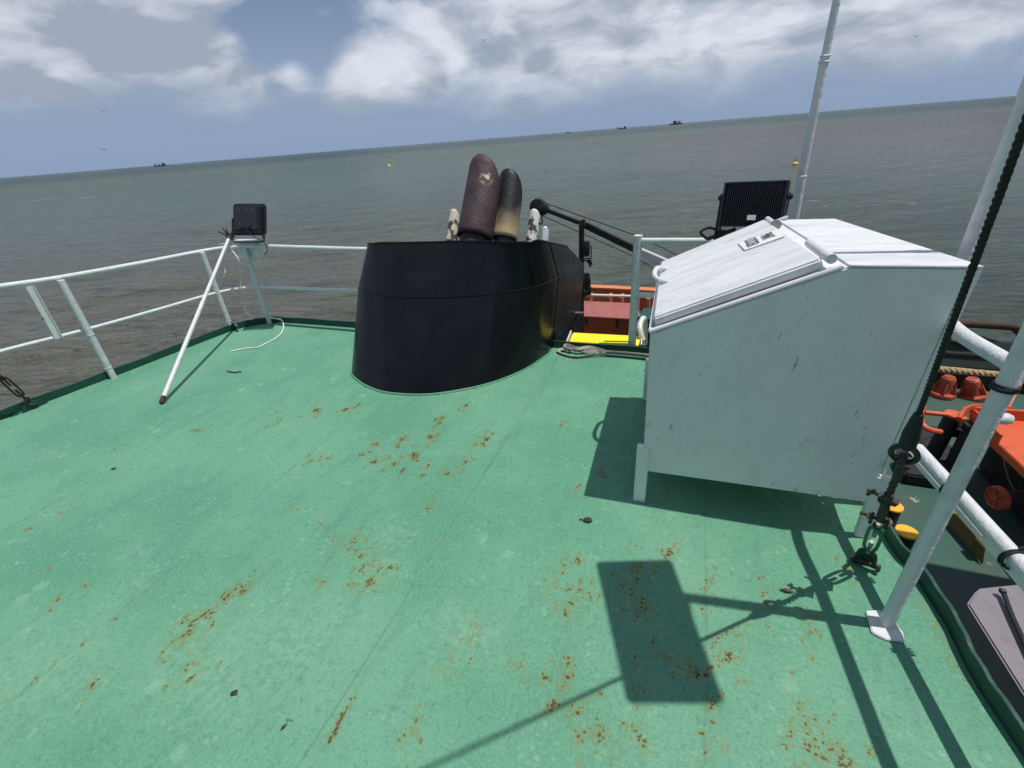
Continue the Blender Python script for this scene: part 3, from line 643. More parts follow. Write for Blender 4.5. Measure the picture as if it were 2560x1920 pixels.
exhaust('vent_pipe', (1313, 612), (1340, 612), (1340, 527), 4.2, 4.36, pipe_flaky2, inner=False)['label'] = 'thin flaking white vent pipe right of exhausts'
exhaust('vent_pipe', (1349, 622), (1368, 622), (1365, 568), 4.25, 4.33, silver, inner=False)['label'] = 'short silver vent pipe'

# ================================================================== PORT AND AFT RAILINGS
def rail_thing(name, label, loc, group=None): return thing(name, label, 'railing', loc, group)
root = rail_thing('port_railing', 'white pipe railing along the left and far edge up to the funnel', S(-5.2, 3, 0))
top = [S(-6.05, -2.0, 1.10), S(-5.75, -.2, 1.09), S(-5.50, 1.55, 1.075), S(-5.37, 2.38, 1.015), S(-5.31, 3.10, .975), S(-5.26, 3.62, .955), S(-5.15, 3.86, .95), S(-4.95, 3.98, .95), S(-4.65, 4.0, .951), S(-4.0, 4.0, .94), S(-3.27, 4.0, .928), S(-2.9, 4.0, .925)]
mid = [S(-6.05, -2.0, .56), S(-5.75, -.2, .56), S(-5.50, 1.55, .55), S(-5.37, 2.38, .513), S(-5.30, 3.05, .49), S(-5.25, 3.55, .478), S(-5.15, 3.84, .47), S(-4.95, 3.97, .466), S(-4.65, 4.0, .466), S(-4.0, 4.0, .47), S(-3.46, 4.0, .477), S(-2.94, 4.0, .48)]
b = MB(); b.tube(smooth(top, 6), .0235, 12); obj('top_rail', b, white_pipe, root)
b = MB(); b.tube(smooth(mid, 6), .0175, 10); obj('middle_rail', b, white_pipe, root)
for f_, h in (((285, 945), 1.0), ((580, 825), .945), ((675, 808), .935)):
    g = G(*f_); b = MB(); b.tube([g-Z*.01, g+Z*.3, g+Z*.65, g+Z*h], .029, 14)
    for zz in (.12, .47): b.torus(g+Z*zz, Z, .029, .0035, 16, 5)
    obj('stanchion', b, white_pipe, root)
b = MB(); p0, p1 = on_a(72, 716, -5.38), on_a(146, 846, -5.38); ax = nz(p1-p0)
b.box((p0+p1)/2, (ax, V, U), (np.linalg.norm(p1-p0)/2, .024, .004)); b.box((p0+p1)/2+V*.022+U*.016, (ax, U, V), (np.linalg.norm(p1-p0)/2, .016, .003)); obj('angle_bar', b, white, root, bevel=.0015)
for k, q in enumerate(((107, 797),)):
    b = MB(); c = on_a(*q, -5.370); b.lathe(c, U, [(.008, 0), (.007, .004)], 10); obj('bolt', b, black_matt, root)
b = MB()
for t_, pth, r0 in ((G(285, 945), mid, .030), (G(580, 825), mid, .030)):
    pass
# ---- gate post and aft rail on the starboard side
g = G(1579, 875); root = rail_thing('aft_railing', 'white gate post and short pipe rail left of the white locker', g)
tp = on_b(1622, 592, g@V)
b = MB(); b.tube(smooth([g, g+Z*.45, g+Z*.90, np.array([g[0], g[1], tp[2]-.03]), np.array([g[0], g[1], tp[2]+.012])], 3), .036, 14); obj('gate_post', b, white_pipe, root)
pr = on_b(1780, 602, g@V); b = MB(); b.tube([np.array([g[0], g[1], pr[2]]), pr, S(.45, 4.02, pr[2]), S(.72, 3.85, pr[2]), S(.84, 3.6, pr[2])], .0235, 12); obj('top_rail', b, white_pipe, root)
pm = on_b(1625, 738, g@V); b = MB(); b.tube([np.array([g[0], g[1], pm[2]]), S(.45, 4.02, pm[2]), S(.72, 3.85, pm[2]), S(.84, 3.6, pm[2])], .024, 12); obj('middle_rail', b, white_pipe, root)
b = MB(); b.tube([g-U*.0+Z*.0+V*.07, g+V*.07+Z*.96], .018, 10); obj('gate_bar', b, white_pipe, root)
b = MB(); b.tube([S(.74, 3.85, 0), S(.74, 3.85, pr[2])], .029, 12); obj('stanchion', b, white_pipe, root)

# ---- companion ladder top with yellow tread
yl, yr, ynr, ynl = G(1433, 831, .055), G(1603, 840, .055), G(1596, 863, .055), G(1424, 854, .055)
root = thing('ladder', 'ladder head with bright yellow top tread at the deck edge', 'ladder', (yl+ynr)/2)
b = MB(); tops = [ynl, ynr, yr, yl]; b.prism([q-Z*.035 for q in tops], tops); obj('tread', b, yellow, root, bevel=.004)
dl = nz(yl-ynl)
for k in range(1, 7):
    b = MB(); off = dl*(.16*k)+V*.1-Z*(.30*k); b.prism([q+off-Z*.03 for q in tops], [q+off for q in tops]); obj('tread', b, yellow, root, bevel=.004)
for e, sgn in ((ynl, -1), (ynr, 1)):
    b = MB(); s0 = e+U*sgn*.02; poly = [s0-dl*.02+Z*.012, s0+dl*.26+Z*.012, s0+dl*1.55-Z*2.2, s0+dl*1.2-Z*2.2]; b.extrude(poly, U*sgn*.012); obj('side_plate', b, white, root, bevel=.002)
hb_ = ynr+U*.10; b = MB(); q0 = on_b(1612, 790, hb_@V); b.tube(smooth([on_b(1607, 850, hb_@V+.15), on_b(1600, 825, hb_@V+.18), on_b(1601, 808, hb_@V+.25), on_b(1609, 796, hb_@V+.35), on_b(1612, 815, hb_@V+.6), on_b(1612, 860, hb_@V+.8)], 6), .027, 12); obj('handrail', b, white_pipe, root)

# ---- webbing sling dropped beside the ladder
def ribbon(mb, path, wdt, nrm_fn, th=.004):
    n = len(path); vs = []
    for i in range(n):
        t_ = nz(path[min(i+1, n-1)]-path[max(i-1, 0)]); s_ = nz(nrm_fn(i/(n-1), t_)); s_ = nz(s_-t_*s_.dot(t_)); up = np.cross(t_, s_)
        for (x, y) in ((-1, -1), (1, -1), (1, 1), (-1, 1)): vs.append(path[i]+s_*x*wdt/2+up*y*th/2)
    fs = [(i*4+e, i*4+(e+1) % 4, (i+1)*4+(e+1) % 4, (i+1)*4+e) for i in range(n-1) for e in range(4)]+[(0, 1, 2, 3), tuple((n-1)*4+e for e in range(4))]
    mb.add(vs, fs)
root = thing('webbing_sling', 'dirty grey webbing sling looped on the green deck beside yellow step', 'sling', G(1480, 880))
b = MB(); P_ = [(1650, 892), (1570, 884), (1515, 880), (1450, 876), (1410, 872), (1396, 877), (1412, 887), (1440, 893), (1480, 888), (1515, 884)]
zs = [.03, .03, .03, .035, .03, .02, .012, .012, .02, .03]
ribbon(b, smooth([G(*p, z_) for p, z_ in zip(P_[:7]+P_[7:], zs)], 8), .034, lambda u_, t_: np.cross(t_, Z)*.6+Z*(.55+.4*math.sin(u_*9))); obj('strap', b, webbing, root)
b = MB(); ribbon(b, smooth([G(*p, z_) for p, z_ in zip([(1512, 878), (1475, 868), (1445, 871), (1418, 862), (1412, 868), (1430, 875)], (.05, .05, .06, .05, .04, .04))], 8), .032, lambda u_, t_: np.cross(t_, Z)*.5+Z*(.7+.4*math.cos(u_*11))); obj('strap', b, webbing, root)
b = MB(); ribbon(b, smooth([G(*p, .045) for p in ((1516, 879), (1560, 882), (1610, 887), (1660, 893))], 8), .048, lambda u_, t_: np.cross(t_, Z)+Z*.25); obj('sleeve', b, webbing_dark, root)

# ================================================================== PORT FLOODLIGHT on rail corner
g3 = G(675, 808); root = thing('floodlight', 'small square black floodlight on the far left rail corner', 'floodlight', g3+Z*.93)
nrm = nz(np.array([.10, -1, .12])); rgt = nz(np.cross(nrm, Z)*-1); rgt = nz(np.array([1, .12, 0])); upv = nz(np.cross(rgt, nrm)*-1); upv = upv if upv[2] > 0 else -upv
c = on_b(625, 549, 3.93); rgt, upv = ROT[:, 0], ROT[:, 1]; nrm = ROT[:, 2]
b = MB(); b.box(c, (rgt, upv, nrm), (.178, .172, .028)); obj('housing', b, black_plastic, root, bevel=.018)
b = MB(); b.box(c+nrm*.032-rgt*.02+upv*.0, (rgt, upv, nrm), (.125, .128, .012)); b.box(c+nrm*.046-rgt*.02-upv*.08, (rgt, upv, nrm), (.06, .03, .012)); obj('back_cover', b, black_plastic, root, bevel=.006)
for k in range(15):
    b = MB(); b.box(c+rgt*.145+nrm*.034+upv*(-.12+k*.0172), (rgt, upv, nrm), (.022, .003, .010)); obj('fin', b, black_plastic, root)
b = MB(); lw = c-rgt*.19-upv*.03; rw = c+rgt*.155-upv*.03
b.tube([lw, lw-upv*.20, lw-upv*.215+rgt*.02, rw-upv*.215-rgt*.02, rw-upv*.20, rw], .010, 6); b.box(c-rgt*.185-upv*.09, (rgt, upv, nrm), (.006, .10, .018)); b.box(c+rgt*.15-upv*.10, (rgt, upv, nrm), (.006, .11, .018)); obj('bracket', b, black_plastic, root)
for sx_ in (-.07, 0, .07):
    for sy in (-.05, .09):
        b = MB(); b.lathe(c+nrm*.044+rgt*(sx_-.02)+upv*sy, nrm, [(.006, 0), (.004, .004)], 8); obj('screw', b, steel, root)
b = MB(); b.tube(smooth([c-upv*.08+nrm*.06, c-upv*.15+rgt*.01+nrm*.05, c-upv*.21+rgt*.08, c-upv*.24+rgt*.15, c-upv*.33+rgt*.19, c-upv*.39+rgt*.16], 5), .005, 6); obj('cable', b, rubber, root)
q = [on_b(593, 600, 3.96), on_b(648, 600, 3.96), on_b(648, 650, 3.96), on_b(625, 640, 3.96), on_b(612, 622, 3.96)]
q = [on_b(593, 598, 4.03), on_b(649, 600, 4.03), on_b(652, 650, 4.03), on_b(618, 640, 4.03), on_b(597, 622, 4.03)]
b = MB(); b.extrude(q, V*.008); b.box((q[0]+q[1])/2+V*-.03, (U, V, Z), (np.linalg.norm(q[0]-q[1])/2, .04, .004)); obj('mounting_plate', b, white, root)
# ---- leaning tube
p0, p1 = G(403, 1008, .012), on_b(572, 597, 3.93); root = thing('leaning_pole', 'long white pole with rusty tip leaning on far left rail corner', 'pole', p0)
b = MB(); ax = nz(p1-p0); L_ = np.linalg.norm(p1-p0); b.tube([p0+ax*.05, p0+ax*L_*.55], .0205, 12); obj('lower_tube', b, white_pipe, root)
b = MB(); b.tube([p0+ax*L_*.55, p1], .0185, 12); b.torus(p0+ax*L_*.55, ax, .0185, .003, 14, 5); obj('upper_tube', b, white_pipe, root)
b = MB(); b.tube([p0, p0+ax*.03, p0+ax*.07], [.017, .022, .0215], 12); obj('foot', b, rusty, root)
b = MB(); b.lathe(p1-ax*.01, ax, [(.024, 0), (.028, .03), (.024, .06), (.014, .08)], 10)
for v_, l_ in ((( -.8, .1, .5), .13), ((-.5, .2, .9), .12), ((.9, -.1, .3), .10), ((.6, .3, .8), .09), ((-.1, .1, 1), .10)): b.tube([p1+ax*.03, p1+ax*.03+nz(v_)*l_], [.012, .006], 6)
b.torus(p1+ax*.04, nz((.3, 1, .2)), .035, .009, 12, 6); obj('clamp', b, dark_rust, root)
# ---- white cable hanging off the rail
b = MB(); hang = [on_b(573, 618, 3.92), on_b(596, 648, 3.9), on_b(600, 680, 3.9), on_b(603, 715, 3.92), on_b(604, 745, 3.9), on_b(613, 775, 3.88), on_b(625, 787, 3.86), G(650, 790, .11), G(680, 795, .08)]
gr_ = [G(703, 800, .05), G(709, 815, .03), G(705, 830, .01), G(690, 845, .008), G(662, 860, .008), G(645, 868, .008), G(610, 872, .008), G(577, 878, .008)]
b.tube(smooth(hang+gr_, 6), .0075, 8); solo('cable', b, cable_white, 'loose white cable trailing from rail corner onto the green deck', 'cable', G(640, 850))
b = MB(); b.tube(smooth([on_b(548, 614, 3.98)+Z*.01, on_b(560, 610, 3.95), on_b(580, 622, 3.9), on_b(565, 665, 3.95), on_b(560, 690, 3.9), on_b(543, 715, 3.9)], 6), .006, 6)
solo('cable_tail', b, cable_white, 'short white cable loop behind the leaning pole', 'cable', on_b(560, 690, 3.9))
# ---- pad eye at the port corner
g = G(594, 826); b = MB(); ax_ = nz(S(1, -.35)); b.extrude([g+ax_*(.07*math.cos(t_))+Z*(.05+.055*math.sin(t_)) for t_ in np.linspace(-.3, math.pi+.3, 12)], np.cross(ax_, Z)*.02); b.torus(g+Z*.06, np.cross(ax_, Z), .028, .014, 18, 6)
solo('pad_eye', b, green_dark, 'dark green pad eye plate at foot of leaning pole rail corner', 'pad eye', g)

# ================================================================== RIGGING SCREWS AND STAYS
def turnbuckle(root, A, ax, L, r, m_body, m_end, nrm):
    """open-frame bottle screw from A along ax"""
    sd = nz(np.cross(ax, nrm)); b = MB()
    for sgn in (-1, 1): b.tube(smooth([A+ax*L*.02+sd*sgn*r*.25, A+ax*L*.14+sd*sgn*r, A+ax*L*.86+sd*sgn*r, A+ax*L*.98+sd*sgn*r*.25], 4), r*.34, 8)
    for t_ in (.05, .95): b.lathe(A+ax*L*(t_-.05), ax, [(r*.6, 0), (r*.75, L*.04), (r*.6, L*.09)], 10)
    obj('body', b, m_body, root)
    b = MB(); b.tube([A-ax*L*.15, A+ax*L*.36], r*.38, 8); obj('screw', b, m_end, root)
    b = MB(); b.tube([A+ax*L*.60, A+ax*L*1.12], r*.38, 8); obj('screw', b, m_end, root)
stay_green = mat('mid_green_paint', dirty((.03, .16, .10), (.02, .09, .06), 20), .5)
A = G(2158, 1413); Dw = nz(np.array([-.3261, -.2714, 1.0])); Nn = nz(np.cross(np.cross(Dw, CAM-A), Dw)); Sd = nz(np.cross(Dw, Nn))
def W(t): return A+np.array([-.3261, -.2714, 1.0])*t
root = thing('stay_wire', 'thick black rope stay with rusty turnbuckle in front of white locker', 'stay', A)
b = MB(); b.extrude([A+U*x+Z*zz for x, zz in ((-.05, -.01), (.05, -.01), (.045, .03), (.02, .065), (-.015, .065), (-.035, .03))], V*.02); b.torus(A+Z*.045+V*.01, V, .024, .010, 16, 6); obj('pad_eye', b, green_dark, root, sharp=50)
b = MB(); b.tube(smooth([W(.03)+Sd*.035, W(.12)+Sd*.026, W(.15), W(.12)-Sd*.026, W(.03)-Sd*.035], 5), .009, 8); b.tube([W(.03)-Sd*.052, W(.03)+Sd*.052], .010, 8); b.lathe(W(.03)+Sd*.045, Sd, [(.017, 0), (.017, .015)], 6); obj('shackle', b, dark_rust, root)
turnbuckle(root, W(.155), Dw, .215, .021, stay_green, steel, Nn)
b = MB()
for sgn in (-1, 1): b.box(W(.40)+Sd*sgn*.026, (Dw, Sd, Nn), (.032, .006, .013))
b.lathe(W(.355), Dw, [(.014, 0), (.019, .015), (.014, .022)], 10); obj('fork', b, dark_rust, root, bevel=.003)
b = MB(); b.tube([W(.41)-Sd*.066, W(.41)+Sd*.044], .0065, 8); obj('pin', b, rusty, root)
for s_ in (-.042, .026):
    b = MB(); b.lathe(W(.41)+Sd*s_, Sd, [(.013, 0), (.015, .005), (.013, .011)], 6); obj('nut', b, steel, root)
b = MB(); b.tube([W(.41), W(.60)], .0155, 10); obj('eye_bolt', b, dark_rust, root)
b = MB(); b.box(W(.565)-Sd*.012, (Dw, Sd, Nn), (.014, .016, .012)); b.box(W(.555)+Sd*.018, (Dw+Sd*.3, Sd, Nn), (.013, .013, .011)); b.tube([W(.565)-Sd*.060-Dw*.02, W(.585)-Sd*.04+Dw*.01], .006, 6); b.tube([W(.57)-Sd*.065+Dw*.005, W(.57)-Sd*.02], .007, 6)
for k in range(10): b.lathe(W(.56)+Sd*RNG.normal(0, .020)+Dw*RNG.normal(0, .018)+Nn*.008, nz(RNG.normal(0, 1, 3)), [(.006, -.008), (.011, 0), (.006, .008)], 6)
obj('wire_clamp', b, dark_rust, root)
b = MB(); b.rope([W(.575), W(.65), W(.72)+Sd*.004, W(.79)], .0125, .08, 2); b.tube([W(.60), W(.78)], .010, 8); obj('wire_tail', b, dark_rust, root)
b = MB(); b.torus(W(.835), Nn, .034, .009, 26, 8, sq=(1.0, 1.30), ax=Sd); obj('thimble', b, dark_rust, root)
b = MB(); b.torus(W(.805), Sd, .022, .012, 14, 6); obj('wire_eye', b, dark_rust, root)
b = MB(); b.tube([W(.865), W(.89), W(.94), W(1.00), W(1.035)], [.013, .024, .024, .017, .012], 12); obj('serving', b, rubber, root)
b = MB(); b.rope([W(1.03), W(1.6), W(2.6), W(5.2)], .0080, .048, 3); obj('rope', b, rope_black, root)
# port stay
A2 = G(86, 1020); T2 = on_a(-40, 905, (A2@U)+.12); ax2 = nz(T2-A2)
root = thing('port_stay', 'rusty turnbuckle stay on pad eye at left deck edge', 'stay', A2)
b = MB(); b.extrude([A2+V*x+Z*zz for x, zz in ((-.10, -.01), (.10, -.01), (.08, .05), (.0, .075), (-.06, .05))], U*.018); b.torus(A2+Z*.05, nz((.2, .3, 1)), .035, .011, 14, 6); obj('pad_eye', b, green_dark, root)
b = MB(); b.tube(smooth([A2+Z*.04, A2+Z*.05+ax2*.05, A2+ax2*.1+Z*.02], 4), .014, 8); b.torus(A2+ax2*.06+Z*.03, nz((1, .4, 0)), .03, .010, 12, 6); obj('shackle', b, dark_rust, root)
turnbuckle(root, A2+ax2*.13+Z*.02, ax2, .24, .022, dark_rust, rusty, nz(CAM-A2))
b = MB(); e_ = A2+ax2*.47+Z*.02; b.torus(e_, nz(CAM-e_), .034, .011, 16, 6); obj('eye', b, rusty, root)
b = MB(); b.rope([e_+ax2*.03, e_+ax2*2.2+Z*.6], .016, .08, 3); obj('rope', b, rope_black, root)

# ================================================================== PAINT LOCKER
lu = np.array([.938, -.346, 0]); lv = np.array([.346, .938, 0]); LO = np.array([.665, 1.929, 0])
def LK(u_, v_, z_): return LO+lu*u_+lv*v_+Z*z_
root = thing('paint_locker', 'white steel paint locker on legs with sloping hatch', 'locker', LK(.5, .5, 0))
D_ = 1.15
near = [(-.0, .213), (1.03, .213), (1.06, 1.325), (.69, 1.325), (-.015, 1.012)]
farp = [(-.03, .213), (.86, .213), (.90, 1.297), (.625, 1.297), (-.035, .995)]
nn = [LK(u_, 0, z_) for u_, z_ in near]; ff = [LK(u_, D_, z_) for u_, z_ in farp]
b = MB(); b.prism(nn, ff); obj('body', b, locker_side, root, bevel=.006, sharp=25)
# back plate proud of the near side, tapering down
b = MB(); b.prism([LK(1.035, -.004, .42), LK(1.060, -.004, 1.323), LK(1.092, -.004, 1.323), LK(1.050, -.004, .42)], [LK(1.035, .02, .42), LK(1.060, .02, 1.323), LK(1.092, .02, 1.323), LK(1.050, .02, .42)]); obj('back_flange', b, locker_side, root, bevel=.002)
b = MB(); rp = [LK(.690, -.006, 1.3255), LK(1.094, -.006, 1.3255), LK(.92, D_+.006, 1.2975), LK(.625, D_+.006, 1.2975)]; b.prism(rp, [q+Z*.007 for q in rp]); obj('roof_plate', b, lid_paint, root, bevel=.0025)
su = nz(lu*.705+Z*.313); sn = nz(np.cross(su, lv)); sn = sn if sn[2] > 0 else -sn; SB = LK(-.015, 0, 1.012)
def SL(u_, v_, h_): return SB+su*u_+lv*v_+sn*h_
# frame lips on the slope
SE = .7665
for (u0, u1, v0, v1) in ((0, SE-.01, -.004, .030), (0, SE-.01, D_-.035, D_+.0),):
    b = MB(); b.prism([SL(u0, v0, .0), SL(u1, v0, 0), SL(u1, v1, 0), SL(u0, v1, 0)], [SL(u0, v0, .013), SL(u1, v0, .013), SL(u1, v1, .013), SL(u0, v1, .013)]); obj('frame_lip', b, white, root, bevel=.004)
b = MB(); b.prism([SL(-.004, -.003, 0), SL(.012, -.003, 0), SL(.012, D_, 0), SL(-.004, D_, 0)], [SL(-.004, -.003, .016), SL(.012, -.003, .016), SL(.012, D_, .016), SL(-.004, D_, .016)]); obj('frame_lip', b, white, root, bevel=.003)
b = MB(); cr = [SL(.030, .030, .012), SL(.700, .035, .012), SL(.640, 1.085, .012), SL(.022, 1.065, .012)]; b.prism(cr, [q+sn*.044 for q in cr]); lid = obj('lid', b, lid_paint, root, bevel=.009, bseg=3)
b = MB(); b.tube(smooth([SL(.075, .82, .053), SL(.055, .80, .075), SL(.030, .74, .100), SL(.022, .62, .100), SL(.040, .56, .082), SL(.085, .53, .053)], 5), .014, 10); obj('handle', b, white_pipe, lid)
for (v0, v1, u0, rr_) in ((.02, .33, .728, .019), (.93, 1.10, .660, .015)):
    b = MB(); b.tube([SL(u0, v0, .046), SL(u0-.045*(v1-v0), v1, .046)], rr_, 14); hg = obj('hinge', b, white_pipe, root)
b = MB(); b.tube([SL(.668, .90, .040), SL(.668, .925, .040)], .026, 14); obj('hinge', b, steel, root)
# legs: flat bars welded on the near face and far side
def leg(u0, u1, v0, v1, top, taper=0.0):
    b = MB(); b.prism([LK(u0-taper, v0, 0), LK(u1-taper, v0, 0), LK(u1-taper, v1, 0), LK(u0-taper, v1, 0)], [LK(u0, v0, top), LK(u1, v0, top), LK(u1, v1, top), LK(u0, v1, top)]); obj('leg', b, locker_side, root, bevel=.004)
leg(-.037, .027, -.010, .034, .37); leg(1.020, 1.092, -.012, .02, .375, -.004); leg(-.065, .0, D_-.04, D_+.006, .34); leg(.83, .885, D_-.02, D_+.006, .34)
# sign plate with its words
sc0 = [SL(.462, .745, .058), SL(.476, .555, .058), SL(.654, .530, .058), SL(.650, .712, .058)]
b = MB(); b.prism(sc0, [q+sn*.006 for q in sc0]); sign = obj('sign_plate', b, sign_white, root, bevel=.0015)
def letters(txt, u0, u1, v0, v1):
    cu = bpy.data.curves.new('t', 'FONT'); cu.body = txt; cu.size = 1; to = bpy.data.objects.new('t', cu); SC.collection.objects.link(to)
    dg = bpy.context.evaluated_depsgraph_get(); me = bpy.data.meshes.new_from_object(to.evaluated_get(dg)); bpy.data.objects.remove(to)
    xs = [v.co.x for v in me.vertices]; ys = [v.co.y for v in me.vertices]; x0, x1, y0, y1 = min(xs), max(xs), min(ys), max(ys)
    b = MB()
    for off in (0, .0022):     # heavier strokes
        o_ = len(b.v)
        b.v += [tuple(SL(u0+(v.co.y-y0)/(y1-y0)*(u1-u0), v0+(v.co.x-x0)/(x1-x0)*(v1-v0)-off, .0652+off*.05)) for v in me.vertices]
        b.f += [tuple(i+o_ for i in p.vertices) for p in me.polygons]
    return b
obj('lettering', letters('LOCKER', .492, .550, .728, .575), ink, sign, flat=True)
obj('lettering', letters('PAINT', .566, .622, .700, .590), ink, sign, flat=True)

# ================================================================== STARBOARD RAIL, POST, FLOODLIGHT ABOVE
gb = G(2213, 1562); root = rail_thing('starboard_railing', 'white pipe railing along right deck edge beyond the big post', gb+U*.2)
tr = [np.array([1.80, 1.80, 1.10]), np.array([1.652, 1.497, 1.10]), np.array([1.579, 1.201, 1.10]), np.array([1.46, .78, 1.10]), np.array([1.40, .56, 1.10]), np.array([1.28, 0.0, 1.10]), np.array([1.05, -1.2, 1.10])]
b = MB(); b.tube(smooth(tr, 6), .0255, 16); obj('top_rail', b, white_pipe, root)
mr = [np.array([1.80, 1.80, .55]), np.array([1.702, 1.568, .55]), np.array([1.553, .928, .55]), np.array([1.43, .42, .55]), np.array([1.20, -.6, .55])]
mr = [np.array([1.835, 1.85, .55]), np.array([1.730, 1.585, .55]), np.array([1.640, 1.25, .55]), np.array([1.555, .925, .55]), np.array([1.43, .42, .55]), np.array([1.20, -.6, .55])]
b = MB(); b.tube(smooth(mr, 8), .0245, 16); obj('middle_rail', b, white_pipe, root)
b = MB(); mrs = smooth(mr, 8); ribbon(b, [q-Z*.034-U*.004 for q in mrs], .05, lambda u_, t_: Z, .008); obj('flat_bar', b, white, root)
b = MB(); b.tube([q-Z*.014-U*.026 for q in mrs[:22]], .0045, 6); obj('conduit', b, cable_white, root)
for t_ in (9, 15, 23):
    q = mrs[t_]; ax = nz(mrs[t_+1]-mrs[t_-1]); b = MB()
    for k in range(2): b.torus(q-Z*.01+ax*.012*k, ax+Z*.1*k, .035, .0045, 20, 6)
    b.tube([q+Z*.033, q+Z*.05+U*.05+V*.02], .004, 5); obj('cable_tie', b, rubber, root)
q = np.array([1.35, .25, 0]); b = MB(); b.tube([q, q+Z*1.1], .03, 12); obj('stanchion', b, white_pipe, root)
# big post with base plate
root = thing('post', 'thick white post on a small white base plate at right deck edge', 'post', gb)
b = MB(); b.tube([gb+Z*.008, gb+Z*.9, gb+Z*2.75], .0250, 20); obj('pipe', b, white_pipe, root)
pl_ = [G(2165, 1526, .012), G(2200, 1524, .012), G(2232, 1545, .012), G(2258, 1580, .012), G(2263, 1603, .012), G(2215, 1598, .012), G(2180, 1580, .012)]
b = MB(); b.prism([q-Z*.012 for q in pl_], pl_); obj('base_plate', b, white, root, bevel=.003)
b = MB()
for k in range(2): b.torus(gb+Z*(1.10+.012*k), nz((0.05, .02, 1)), .0285, .0045, 24, 6)
obj('cable_tie', b, rubber, root)
b = MB(); b.lathe(gb+Z*1.00+nz(np.array([1, -.3, 0]))*.018, nz((1, -.35, .0)), [(.016, 0), (.018, .025), (.013, .035)], 12); obj('lug', b, white_pipe, root)
# floodlight high on the post (throws the square shadow on the deck)
zf = 2.6; kk = np.array([-.275, .0715, 0]); cs = [G(*p)-kk*zf+Z*zf for p in ((1495, 1405), (1680, 1400), (1815, 1760), (1575, 1760))]; cf = sum(cs)/4
root = thing('floodlight', 'big black floodlight mounted high on the right post, facing down', 'floodlight', cf)
b = MB(); b.prism(cs, [q+Z*.05 for q in cs]); obj('housing', b, black_plastic, root, bevel=.01)
b = MB(); b.tube([gb+Z*2.72, (cs[1]+cs[2])/2+Z*.07, cf+Z*.07], .02, 10); obj('bracket', b, black_plastic, root)

# masts behind the locker
mb_ = np.array([1.80, 1.76, 0]); mb_ = np.array([1.835, 1.775, 0]); b = MB(); b.tube([mb_, mb_+Z*1.85], .0235, 18); 
root = thing('mast_pole', 'thick white pole rising behind right corner of the white locker', 'pole', mb_)
obj('lower_tube', b, white_pipe, root)
b = MB(); b.tube([mb_+Z*1.84, mb_+Z*1.86, mb_+Z*1.95, mb_+Z*1.96, mb_+Z*3.1], [.025, .029, .028, .021, .018], 18); obj('collar', b, white_pipe, root)
mp = np.array([2.10, 3.42, 0]); root = thing('whip_mast', 'tall thin white mast standing beyond the big floodlight', 'mast', mp)
def mpt(px, py): r = ray(px, py); t_ = np.hypot(*mp[:2])/np.hypot(r[0], r[1]); return CAM+r*t_
b = MB(); pA, pB, pC = mpt(1984, 556), mpt(2063, 140), mpt(2092, 0)
b.tube([np.array([pA[0], pA[1], 0]), pA, mpt(2004, 440)], .030, 14); obj('lower_tube', b, white_pipe, root)
b = MB(); b.tube([mpt(2004, 440), pB], [.028, .026], 14); b.torus(mpt(2004, 440), Z, .029, .004, 14, 5); obj('upper_tube', b, white_pipe, root)
b = MB(); b.tube([pB, pC, pC+(pC-pB)*1.5], [.023, .022, .020], 12); b.torus(pB, Z, .026, .005, 14, 5); b.torus(mpt(2060, 155), Z, .028, .005, 14, 5); obj('tip_tube', b, white_pipe, root)
# big ribbed floodlight seen from behind
fc = [on_b(1812, 458, 3.72), on_b(1974, 452, 3.62), on_b(1958, 566, 3.55), on_b(1796, 566, 3.65)]
cf = sum(fc)/4; rg = nz(fc[1]-fc[0]); upf = nz((fc[0]+fc[1])/2-(fc[2]+fc[3])/2); nf = nz(np.cross(rg, upf)); nf = nf if nf@(CAM-cf) > 0 else -nf; upf = nz(np.cross(nf, rg)); upf = upf if upf[2] > 0 else -upf
hw = np.linalg.norm(fc[1]-fc[0])/2; hh = np.linalg.norm(fc[0]-fc[3])/2
root = thing('floodlight', 'large ribbed black floodlight standing behind the white paint locker', 'floodlight', cf-Z*hh*1.3)
b = MB(); b.box(cf-nf*.02, (rg, upf, nf), (hw, hh, .022)); b.box(cf+nf*.012+rg*(hw-.008), (rg, upf, nf), (.008, hh, .022)); b.box(cf+nf*.012-rg*(hw-.008), (rg, upf, nf), (.008, hh, .022)); b.box(cf+nf*.012+upf*(hh-.006), (rg, upf, nf), (hw-.017, .006, .022)); obj('housing', b, black_plastic, root, bevel=.003)
nf_ = 25
for k in range(nf_):
    b = MB(); b.box(cf+nf*.016+rg*(-hw+.035+(2*hw-.07)*k/(nf_-1)), (rg, upf, nf), (.0024, hh-.016, .018)); obj('fin', b, black_plastic, root)
b = MB(); b.box(cf+nf*.037-upf*(hh-.055)+rg*.012, (rg, upf, nf), (.026, .016, .003)); obj('rating_plate', b, sign_white, root)
b = MB()
for s_ in (-1, 1):
    b.box(cf+rg*s_*(hw+.012)-upf*.12-nf*.0, (rg, upf, nf), (.004, .19, .018)); b.lathe(cf+rg*s_*(hw+.002)+upf*.045, rg*s_, [(.016, 0), (.020, .02), (.012, .03)], 10)
b.box(cf-upf*.31, (rg, upf, nf), (hw+.016, .004, .018)); obj('bracket', b, black_plastic, root)
